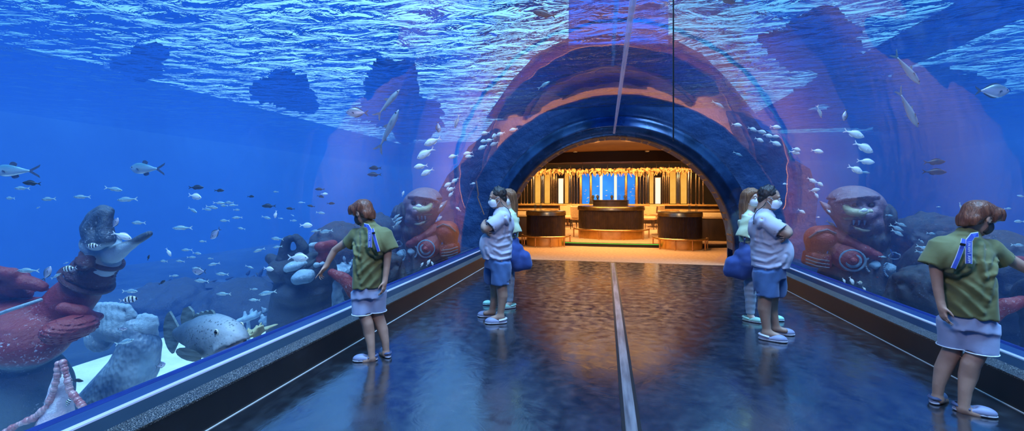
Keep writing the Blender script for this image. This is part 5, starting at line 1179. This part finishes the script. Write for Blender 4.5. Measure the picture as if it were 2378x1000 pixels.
def reclining():
    Z0 = 6.3; S = lambda u, v, dz=0.: tuple(W(600 + u / 4.546, 500 + v / 4.546, Z0 + dz)); k = Z0 / F / 4.546
    org = W(600 + 420 / 4.546, 500 + 560 / 4.546, Z0); o = Vector((org.x, org.y, ZB))
    e = empty('reclining_statue', o, 0, 'dark reclining giant statue with pale cheeks below the hand of the left boy', 'statue')
    ns = lambda a, s, sd: (lambda P: a * 2 * vn(P, s, sd))
    def part(nm, pr, m, res=.022, kk=.05, disp=None):
        q = sc_obj(nm, pr, m, e, res, kk, disp, origin=org); q.location = org - o; return q
    part('body', [('el', S(330, 560, .15), (170 * k, .35, 160 * k)), ('el', S(560, 600, .2), (240 * k, .42, 230 * k)), ('el', S(480, 800, .15), (280 * k, .45, 150 * k)), ('rc', S(450, 850, .2), (S(450, 850, .2)[0], S(450, 850, .2)[1], ZB - .1), .4, .55), ('ch', [(*S(120, 450, .2), 45 * k), (*S(220, 500, .2), 70 * k), (*S(330, 560, .15), 90 * k)])], M_blackst, disp=ns(.02, 6, 1))
    part('hand', [('ch', [(*S(250, 480, .0), 70 * k), (*S(270, 380, .0), 60 * k), (*S(300, 270, .0), 50 * k), (*S(330, 240, -.05), 38 * k)]), ('ch', [(*S(440, 400, .05), 62 * k), (*S(470, 340, .05), 60 * k), (*S(430, 260, .05), 52 * k), (*S(400, 225, .05), 38 * k)]), ('rc', S(260, 470, .05), S(470, 420, .1), 70 * k, 70 * k)], M_blackst, disp=ns(.012, 8, 2))
    part('cheek', [('el', S(390, 535, -.18), (125 * k, .16, 52 * k), rotm(0, -18, 0))], M_palest, disp=ns(.02, 10, 3))
    part('cheek', [('el', S(475, 650, -.26), (105 * k, .18, 75 * k), rotm(0, -14, 0))], M_palest, disp=ns(.02, 10, 4))
    part('brow', [('ch', [(*S(270, 590, -.15), 16 * k), (*S(400, 600, -.24), 24 * k), (*S(540, 520, -.22), 26 * k), (*S(600, 470, -.15), 18 * k)])], M_blackst)
    part('red_armour', [('bx', S(715, 320, .1), (62 * k, .2, 55 * k), .08, rotm(0, -10, 0)), ('rc', S(690, 430, .05), S(620, 520, .0), 55 * k, 40 * k)], M_redst, disp=ns(.02, 9, 5))
    part('red_sleeve', [('ch', [(*S(770, 600, .0), 40 * k), (*S(860, 640, .0), 62 * k), (*S(950, 720, .05), 70 * k), (*S(1010, 800, .1), 80 * k)])], M_redst, disp=ns(.02, 9, 6))
    part('shell_ornament', [('el', S(640, 520, -.12), (34 * k, .10, 30 * k)), ('el', S(600, 310, .0), (28 * k, .1, 34 * k))], M_palest, disp=ns(.03, 12, 7))
    return e
RECL = reclining()
def rock(px, py, zc, rx, ry, lbl, seed, m=None, dz=.5, cat='rock', name='rock', group=None, down=True):
    k = zc / F; c = W(px, py, zc); o = Vector((c.x, c.y, ZB)); r = random.Random(seed)
    pr = [('el', tuple(c), (rx * k, dz, ry * k))]
    for i in range(4): pr.append(('el', tuple(c + RIGHT * r.uniform(-.7, .7) * rx * k + UP * r.uniform(-.6, .4) * ry * k + FWD * r.uniform(-.3, .3)), (rx * k * r.uniform(.3, .6), dz * .6, ry * k * r.uniform(.4, .7))))
    if down: pr.append(('rc', tuple(c - UP * ry * k * .5), (c.x, c.y, ZB - .1), rx * k * .8, rx * k * .9))
    a = min(rx, ry) * k * .35
    ob = sc_obj(name, pr, m or M_blackst, None, max(.03, rx * k / 26), a * .5, lambda P: a * vn(P, 2.2 / max(.2, rx * k), seed) + a * .5 * vn(P, 6 / max(.2, rx * k), seed + 2), origin=o)
    ob.location = o; tag(ob, lbl, cat, group); return ob
ROCKS = [rock(805, 590, 8.4, 85, 75, 'large dark rock behind the boy on the left', 3, dz=.9), rock(940, 500, 11.2, 26, 28, 'small dark rock peeping out left of the guardian statue by the arch', 5, dz=.5), rock(885, 540, 10.2, 50, 42, 'rounded dark rock between the boy and the guardian statue, left glass', 8, dz=.7),
         rock(880, 640, 7.6, 60, 60, 'low grey rock under the guardian statue just beyond the left rail', 9, None, .5)]
rock(560, 720, 8.6, 120, 45, 'long dark reef ridge behind the big grouper', 11, dz=.8)
rock(400, 715, 8.8, 90, 60, 'dark reef ridge behind the stone fish tail', 12, dz=.8)
# reef growth: lumps of pale coral in front of the ridge
def reef(px, py, zc, w, h, seed, lbl, n=26, m=None):
    k = zc / F; c = W(px, py, zc); r = random.Random(seed); pr = []
    for i in range(n):
        q = c + RIGHT * r.uniform(-.5, .5) * w * k + UP * r.uniform(-.5, .3) * h * k + FWD * r.uniform(-.2, .2)
        pr.append(('rc', tuple(q), tuple(q + UP * r.uniform(.2, .5) * h * k + RIGHT * r.uniform(-.1, .1) * w * k), .12 * h * k + .012, .05 * h * k + .010))
    pr.append(('el', tuple(c - UP * h * k * .45), (w * k * .55, .3, h * k * .35))); pr.append(('rc', tuple(c - UP * h * k * .9), (c.x, c.y, ZB - .05), min(w, 2 * h) * k * .3, min(w, 2 * h) * k * .4))
    o = Vector((c.x, c.y, ZB)); ob = sc_obj('reef_coral', pr, m or M_palest, None, .022, .02, lambda P: .02 * vn(P, 16, seed), origin=o); ob.location = o; tag(ob, lbl, 'coral', None); return ob
reef(655, 728, 6.6, 90, 26, 1, 'low clump of pale knobbly coral just above the left rail', 30, M_tail)
reef(597, 764, 4.6, 22, 15, 2, 'small branching coral at the snout of the big grouper', 14, M_ochre)
reef(577, 728, 7.2, 14, 22, 3, 'single pale coral finger left of the knobbly coral clump', 5)
reef(480, 655, 9.4, 170, 14, 4, 'blurred reef bank in the open water above the grouper', 40, M_blackst)
reef(620, 640, 9.8, 90, 24, 6, 'blurred reef bank left of the reclining statue', 20, M_blackst)
reef(790, 610, 7.6, 60, 40, 7, 'pale green coral growing behind the arm of the boy on the left', 20, M_tail)
# ---- grouper
def grouper():
    e = empty('grouper', (0, 0, 0), 0, 'big pale speckled grouper hovering low behind the left glass', 'fish')
    t = NT('speckled grouper skin'); v = t.coord(); c = t.n('ShaderNodeTexCoord'); x = t.n('ShaderNodeSeparateXYZ'); t.t.links.new(c.outputs['Object'], x.inputs[0])
    base = t.ramp(t.val(x.outputs[0], -.4, .45), [(.2, (.06, .10, .14)), (.55, (.16, .21, .25)), (.9, (.30, .33, .35))])
    vo = t.n('ShaderNodeTexVoronoi', i={'Vector': v, 'Scale': 34}); sp = t.math('MULTIPLY', t.val(vo.outputs[0], .22, .36, 1, 0), t.val(t.noise(v, 5, 3), .40, .52))
    col = t.n('ShaderNodeMixRGB', i={0: t.math('MULTIPLY', sp, .75), 1: base, 2: (.03, .045, .06, 1)}).outputs[0]
    M_g = t.surf(bsdf(t, col, .5, 0, t.bump(t.noise(v, 30, 4), .35, .012)))
    M_gf = mat('grouper fin', (.05, .08, .09), (.16, .22, .22), 30, .5, stretch=(.2, 1, 1))
    pr = [('el', (.05, 0, .0), (.34, .15, .195)), ('el', (.27, 0, -.03), (.20, .13, .15)), ('el', (-.22, 0, .0), (.22, .085, .13)), ('rc', (-.30, 0, .0), (-.46, 0, .01), .075, .05), ('el', (.02, 0, -.10), (.26, .13, .12)),
          ('ch', [(.30, -.115, -.10, .025), (.40, -.08, -.055, .028), (.455, 0, -.035, .032), (.40, .08, -.055, .028), (.30, .115, -.10, .025)]), ('ch', [(.29, -.11, -.15, .03), (.40, -.07, -.11, .035), (.47, 0, -.095, .04), (.40, .07, -.11, .035), (.29, .11, -.15, .03)]),
          ('ch', [(.28, -.15, -.13, .014), (.40, -.11, -.08, .016), (.50, 0, -.064, .018), (.40, .11, -.08, .016), (.28, .15, -.13, .014)], {'op': 'sub', 'k': .008}), ('rc', (.16, -.155, .08), (.14, -.165, -.12), .012, .014, {'op': 'sub', 'k': .03})]
    body = sc_obj('body', pr, M_g, e, .011, .06, lambda P: .008 * vn(P, 14, 2))
    def fin(nm, pts, th=.02, y=0, spiky=False):
        b = MB(); a = [b.b.verts.new((p[0], y - th / 2, p[1])) for p in pts]; c = [b.b.verts.new((p[0], y + th / 2, p[1])) for p in pts]; m = len(pts); b.b.faces.new(a); b.b.faces.new(c[::-1])
        for i in range(m): b.b.faces.new((a[(i + 1) % m], a[i], c[i], c[(i + 1) % m]))
        return b.build(nm, M_gf, e, smooth=False)
    fin('tail_fin', [(-.43, .05)] + [(-.52 - .16 * cos(R(a)), .01 + .22 * sin(R(a))) for a in range(75, -76, -15)] + [(-.43, -.04)])
    fin('dorsal_fin', [(.12, .18)] + [(.10 - .035 * i, .215 + .018 * (i % 2) - .0006 * i * i) for i in range(9)] + [(-.22, .10)])
    fin('soft_dorsal_fin', [(-.18, .12), (-.20, .22), (-.26, .27), (-.34, .25), (-.39, .16), (-.38, .06), (-.30, .06)])
    fin('anal_fin', [(-.16, -.14), (-.22, -.24), (-.30, -.25), (-.35, -.15), (-.33, -.05)])
    for s in (-1, 1):
        b = MB(); b.lathe([(.001, .006), (.10, .004), (.12, 0), (.10, -.004), (.001, -.006)], 14, (0, 0, 0), 0, 2 * pi, 1, .7); f = b.build('pectoral_fin', M_gf, e); f.location = (.02, s * .2, -.13); f.rotation_euler = (R(s * 62), R(18), R(-s * 25))
        b = MB(); b.ball((.30, s * .118, .055), .02, 12); ey = b.build('eye', M_eye, e)
        b = MB(); b.tube([(.30 + .024 * cos(a), s * .121, .055 + .024 * sin(a)) for a in [2 * pi * i / 14 for i in range(14)]], .006, 6, closed=True); b.build('eye_rim', M_eyew, ey)
    return e
GRP = grouper(); 
GRP.matrix_world = Matrix.Translation(W(484, 775, 3.95)) @ Matrix.Rotation(YAW, 4, 'Z') @ Matrix.Rotation(R(-22), 4, 'Z') @ Matrix.Rotation(R(-6), 4, 'Y') @ Matrix.Scale(.94, 4)
# ---- reflections of the sunken figures, built as solid copies beyond the right glass
mirror(GUARD, 'reflected copy of the sunken guardian statue with fanged face and red shoulder behind the right glass', None, (.14, 0, 0))
mirror(RECL, 'reflected copy of the dark reclining giant statue below the hand of the right boy', None, (.1, 0, 0))
mirror(ROCKS[0], 'reflected copy of the large dark rock behind the boy on the right', None, (.1, 0, 0))
mirror(ROCKS[1], 'reflected copy of the small dark rock peeping out right of the guardian statue, right glass', None, (.1, 0, 0))
mirror(ROCKS[2], 'reflected copy of the rounded dark rock between the guardian statue and the boy, right glass', None, (.15, 0, .1))
mirror(ROCKS[3], 'reflected copy of the low grey rock under the guardian statue just beyond the right rail', None, (.1, 0, 0))
# dead stem hanging from the portal rockwork
for px, py, Y, s, lb in ((1106, 420, 9.9, 1, 'thin reddish dead branch on the rockwork left of the arch'),):
    P = [PY(px, py, Y), PY(px + 5, py + 32, Y), PY(px + 3, py + 38, Y), PY(px + 18, py + 78, Y)]
    b = MB(); b.tube(P, [.012, .02, .016, .012], 8); o = b.build('dead_branch', mat('reddish dead wood', (.35, .14, .08), (.45, .2, .12), 8, .7), None); tag(o, lb, 'branch')
# ================================================================ THE FISH IN THE PHOTO
def zmin(px, py):
    z = .5
    while z < 40:
        p = W(px, py, z)
        if ((p.x - AX) / (GA + .12)) ** 2 + (max(0, p.z - GZ) / (GB + .12)) ** 2 > 1 or p.y > YE - .3: return z
        z += .05
    return z
rf = random.Random(12)
def fishes(rows, label, group, lo=1.12, hi=1.5, zs=None):
    for r in rows:
        kind, px, py, L, ang, yaw = r[:6]
        lb, gr = (r[6], None) if len(r) > 6 else (label, group)
        z0 = zmin(px, py); q = r[7] if len(r) > 7 else rf.uniform(lo, hi)
        z = z0 * q + .1
        if py < HOR:                     # stay under the water surface
            z = min(z, (ZS - .25 - H) * F / (HOR - py))
        z = max(z, z0 + .12)
        p = W(px, py, z)
        y = yaw + rf.uniform(-16, 16) if abs(yaw) % 180 == 0 else yaw
        put_fish(kind, px, py, z, L, ang, y, lb, gr)
Lf, Rt = 180, 0
fishes([('f', 50, 437, 42, 0, Lf), ('f', 23, 460, 36, 0, Lf), ('f', 112, 462, 45, -3, Lf), ('f', 189, 457, 42, 0, Lf), ('f', 265, 439, 48, -10, Rt), ('f', 294, 463, 53, -4, Lf), ('f', 321, 517, 40, 0, Lf), ('f', 422, 529, 46, 0, Lf), ('f', 64, 628, 54, 2, Lf), ('f', 131, 640, 30, 30, Rt), ('f', 303, 676, 45, 0, Rt),
        ('f', 532, 470, 28, 0, Lf), ('f', 510, 471, 28, -3, Rt), ('f', 520, 477, 24, 0, Lf), ('f', 541, 476, 22, 0, Lf), ('f', 493, 481, 34, -8, Rt), ('f', 481, 486, 26, -6, Rt), ('f', 550, 487, 20, 0, Rt), ('f', 448, 488, 32, -24, Rt), ('f', 550, 505, 25, -2, Lf), ('f', 521, 512, 27, 0, Lf), ('f', 619, 505, 25, -14, Rt), ('f', 682, 512, 20, 0, Rt), ('f', 653, 507, 12, -10, Rt), ('f', 680, 500, 10, -30, Rt), ('f', 745, 494, 24, -8, Rt),
        ('f', 433, 580, 28, 0, Lf), ('f', 458, 588, 26, -5, Rt), ('f', 445, 597, 24, 0, Rt), ('f', 418, 606, 24, 5, Lf), ('f', 496, 613, 29, -10, Lf), ('f', 515, 636, 34, 3, Lf), ('f', 467, 652, 40, 2, Lf), ('f', 518, 682, 36, 2, Lf), ('f', 590, 671, 20, 0, Rt), ('f', 601, 581, 30, -18, Lf), ('f', 643, 554, 34, 3, Lf), ('f', 644, 573, 24, -8, Lf), ('f', 733, 536, 26, -6, Lf), ('f', 88, 482, 14, -20, Lf), ('f', 154, 610, 12, 20, Rt), ('f', 590, 696, 26, 5, Lf), ('f', 455, 622, 20, 0, Lf), ('f', 488, 600, 18, 0, Lf), ('f', 405, 640, 22, 0, Rt), ('f', 470, 560, 22, 0, Lf), ('f', 560, 530, 22, 10, Lf), ('f', 380, 606, 26, 0, Lf), ('f', 580, 620, 22, -20, Rt), ('f', 700, 470, 16, 0, Lf), ('f', 640, 445, 16, 0, Lf)],
       'slender silver blue fish swimming in the open water behind the left glass', 'slender silver fish of the left tank')
fishes([('d', 72, 425, 46, 4, Lf), ('d', 457, 435, 38, 0, Rt), ('d', 510, 442, 26, 0, Rt), ('d', 769, 472, 20, 0, Rt), ('d', 742, 439, 22, 0, Lf), ('d', 745, 456, 20, -10, Rt), ('d', 722, 478, 18, 10, Lf), ('d', 674, 484, 20, 5, Lf), ('d', 623, 478, 34, 0, Lf), ('d', 583, 456, 20, 0, Rt), ('d', 870, 390, 32, 0, Lf), ('d', 868, 405, 34, 0, Lf), ('d', 345, 597, 16, 75, Rt), ('d', 377, 655, 24, 30, Rt)],
       'small dark fish seen as a silhouette in the blue behind the left glass', 'dark fish silhouettes of the left tank')
fishes([('w', 1003, 329, 42, -25, Lf), ('w', 987, 357, 48, -32, Lf), ('w', 976, 386, 32, -10, Lf), ('w', 991, 400, 34, -28, Lf), ('w', 1052, 363, 24, -15, Lf), ('w', 1086, 356, 24, -12, Lf), ('w', 1089, 363, 22, -8, Lf), ('w', 1120, 342, 25, -28, Lf), ('w', 1126, 309, 22, -12, Lf), ('w', 1124, 328, 18, -10, 225), ('w', 1136, 326, 22, -18, Lf), ('w', 1149, 316, 14, -20, 245), ('w', 1162, 311, 23, -22, Lf), ('w', 1147, 334, 22, -22, Lf), ('w', 1192, 301, 22, -12, Lf), ('w', 1041, 428, 24, -30, Lf), ('w', 1056, 419, 22, -38, Lf), ('w', 1048, 439, 16, -20, 230), ('w', 1047, 451, 18, -50, Lf), ('w', 1040, 437, 12, -60, Lf), ('w', 1098, 426, 13, 10, Rt), ('f', 1061, 282, 34, -72, Lf)],
       'small white fish of the school streaming down left of the arch', 'white fish school left of the arch', 1.05, 1.12)
fishes([('w', 1712, 290, 26, -10, Rt), ('w', 1748, 300, 26, -16, Rt), ('w', 1768, 306, 16, -20, -55), ('w', 1785, 315, 26, -16, Rt), ('w', 1800, 317, 16, -10, -45), ('w', 1802, 295, 28, -8, Rt), ('w', 1764, 325, 26, -22, Rt), ('w', 1802, 333, 30, -25, Rt), ('w', 1850, 347, 28, -8, Rt), ('w', 1846, 354, 28, -12, Rt), ('w', 1899, 351, 30, -12, Rt), ('w', 1985, 311, 52, -22, Rt), ('w', 2007, 343, 58, -28, Rt), ('w', 2012, 375, 42, -8, Rt), ('w', 1988, 394, 46, -24, Rt), ('w', 1886, 419, 26, -32, Rt), ('w', 1904, 427, 26, -26, Rt), ('w', 1892, 441, 18, 10, -45), ('w', 1896, 453, 20, -55, Rt), ('w', 1862, 491, 22, -30, Rt), ('w', 1823, 427, 14, 0, Lf), ('f', 1903, 260, 36, -70, Rt)],
       'small white fish of the reflected school streaming down right of the arch', 'white fish school right of the arch', 1.05, 1.12)
fishes([('f', 1931, 520, 30, -36, Rt), ('f', 1952, 526, 16, -50, Rt), ('f', 2093, 521, 32, -22, Rt), ('f', 2083, 529, 36, -26, Rt), ('f', 2085, 541, 38, -28, Rt), ('f', 2148, 576, 40, -18, Rt), ('f', 2143, 588, 38, -22, Rt), ('f', 2163, 542, 28, -8, Rt), ('f', 2140, 560, 22, -30, Rt), ('f', 2066, 500, 20, -10, Rt), ('f', 2341, 484, 24, 0, Rt), ('f', 2366, 514, 34, 0, Lf), ('f', 2364, 569, 38, -4, Rt), ('f', 2371, 455, 24, 10, Lf), ('f', 2230, 478, 20, -80, Rt), ('f', 2180, 480, 12, 0, Rt), ('f', 2010, 400, 24, -10, Rt), ('f', 2050, 596, 20, -5, Rt), ('f', 2138, 710, 26, -30, Rt)],
       'reflected slender silver fish swimming in the darker water behind the right glass', 'slender silver fish of the right tank', 1.06, 1.3)
fishes([('f', 920, 503, 22, 35, Rt), ('f', 925, 509, 24, 30, Rt), ('f', 923, 519, 26, 38, Rt), ('w', 974, 478, 20, 5, Lf), ('w', 1020, 507, 18, 40, Rt), ('w', 1024, 479, 11, 40, Rt), ('w', 995, 609, 18, 60, Rt), ('w', 1004, 612, 13, 65, Lf), ('w', 1046, 561, 13, 10, Lf), ('w', 936, 449, 14, 70, Rt), ('w', 1064, 485, 16, 35, Lf), ('w', 980, 614, 13, 60, Rt)],
       'little white fish hanging round the guardian statue behind the left glass', 'little fish round the left guardian statue', 1.06, 1.15)
fishes([('w', 2006, 488, 28, 5, Rt), ('w', 1978, 652, 24, -62, Rt), ('w', 1960, 651, 16, -60, Rt), ('w', 1925, 490, 14, -40, Rt), ('w', 1890, 585, 20, -8, Rt), ('w', 1900, 504, 10, 0, Rt), ('w', 2007, 670, 14, -50, Rt)],
       'reflected little white fish hanging round the guardian statue behind the right glass', 'little fish round the right guardian statue', 1.05, 1.12)
# fish that stand out
fishes([('j', 30, 396, 112, 1, Lf, 'large silver jack with dark tail, leftmost in the photo', 1.6), ('j', 336, 391, 96, 2, Lf, 'large silver jack alone above the raised stone hand', 1.6),
        ('w', 285, 548, 48, -22, Rt, 'white fish lying across the palm of the raised stone hand', 1.22), ('g', 268, 517, 34, 62, Rt, 'slate blue fish hanging at the fingertips of the stone hand', 1.3), ('s', 217, 570, 33, 0, Lf, 'black barred white fish in front of the stone wrist', 1.18), ('s', 160, 623, 38, -8, Lf, 'black barred white fish just above the red upper arm', 1.2), ('s', 300, 695, 42, 6, Rt, 'black barred white fish over the stone fluke', 1.3), ('s', 158, 934, 28, 60, Rt, 'black barred white fish beside the beaded sash', 1.06),
        ('g', 110, 633, 46, 62, Rt, 'dark edged surgeon fish swimming upwards beside the red stone curls', 1.22), ('w', 392, 586, 26, -58, Rt, 'pale fish diving alone to the right of the stone thumb', 1.5), ('f', 291, 793, 52, 14, Rt, 'slender pale green fish before the stone tail', 1.2), ('g', 285, 763, 24, 0, Rt, 'small blue fish before the stone tail', 1.25), ('d', 180, 883, 32, -10, Rt, 'thin dark fish just above the pale sand by the sash', 1.1), ('g', 374, 847, 34, 22, Rt, 'grey fish feeding on the pale sand under the grouper tail', 1.12),
        ('w', 454, 456, 42, -10, Rt, 'white fish with yellow face in open water, left glass', 1.5), ('g', 499, 543, 40, -42, Lf, 'oval slate fish swimming down alone in mid water', 1.5), ('g', 461, 629, 44, 0, Lf, 'broad grey fish low over the far reef bank', 1.5), ('w', 694, 598, 58, 0, Rt, 'large bright white fish above the pale cheeks of the reclining statue', 1.12), ('w', 625, 624, 30, -4, Rt, 'white fish left of the reclining statue', 1.2), ('w', 712, 523, 34, 0, Rt, 'white fish with humped back above the reclining statue', 1.3), ('f', 757, 537, 36, -10, Lf, 'silver green fish just left of the sleeve of the left boy', 1.25), ('f', 620, 680, 44, -10, Lf, 'slender pale fish low beside the coral clump', 1.25), ('w', 640, 498, 20, -80, Lf, 'pale fish swimming straight down in mid water left of the boy', 1.3), ('w', 754, 450, 16, 0, Rt, 'small bright white fish high left of the head of the left boy', 1.5),
        ('g', 827, 261, 50, 0, Lf, 'plump violet grey surgeon fish below the bright ripples on the left', 1.25), ('g', 1018, 296, 26, -95, Lf, 'violet grey fish pointing straight down above the left school', 1.08), ('k', 905, 235, 78, 52, 0, 'upper of the two grey sharks rising in the dark patch on the left', 1.4), ('k', 905, 296, 100, 60, 0, 'lower of the two grey sharks rising in the dark patch on the left', 1.4),
        ('d', 1262, 32, 56, 14, Lf, 'dark fish crossing the ripples left of the deep blue band overhead', 1.1), ('d', 1690, 2, 50, -4, Rt, 'reflected dark fish cut off by the top edge right of the deep blue band', 1.1), ('f', 1264, 197, 34, 30, Rt, 'slender fish gliding over the crown of the vault, left half', 1.06), ('f', 1668, 243, 34, -32, Rt, 'reflected slender fish gliding over the crown of the vault, right half', 1.06), ('f', 1179, 366, 26, 24, Rt, 'faint slender fish over the copper reflection left of the arch rim', 1.05), ('f', 1714, 358, 26, -26, Rt, 'faint reflected slender fish over the copper reflection right of the arch rim', 1.05),
        ('g', 1962, 268, 32, -100, Rt, 'reflected violet grey fish pointing straight down above the right school', 1.06), ('g', 2308, 211, 88, -2, Rt, 'reflected plump violet grey surgeon fish below the bright ripples on the right', 1.25), ('d', 2172, 376, 54, 2, Rt, 'upper of the two reflected dark fish above the boy on the right', 1.4), ('d', 2172, 399, 56, -2, Rt, 'lower of the two reflected dark fish above the boy on the right', 1.4), ('k', 2110, 165, 105, -48, 0, 'upper of the two reflected grey sharks diving in the dark patch on the right', 1.3), ('k', 2112, 258, 110, -54, 0, 'lower of the two reflected grey sharks diving in the dark patch on the right', 1.3), ('s', 1997, 656, 20, -10, Rt, 'small barred fish low before the chest plate of the right guardian', 1.05)], None, None)  # fish right of the joint strip are solid stand-ins for reflections
for p in PROTO.values():
    for c in [c for c in COL.objects if c.parent == p] + [p]: bpy.data.objects.remove(c)
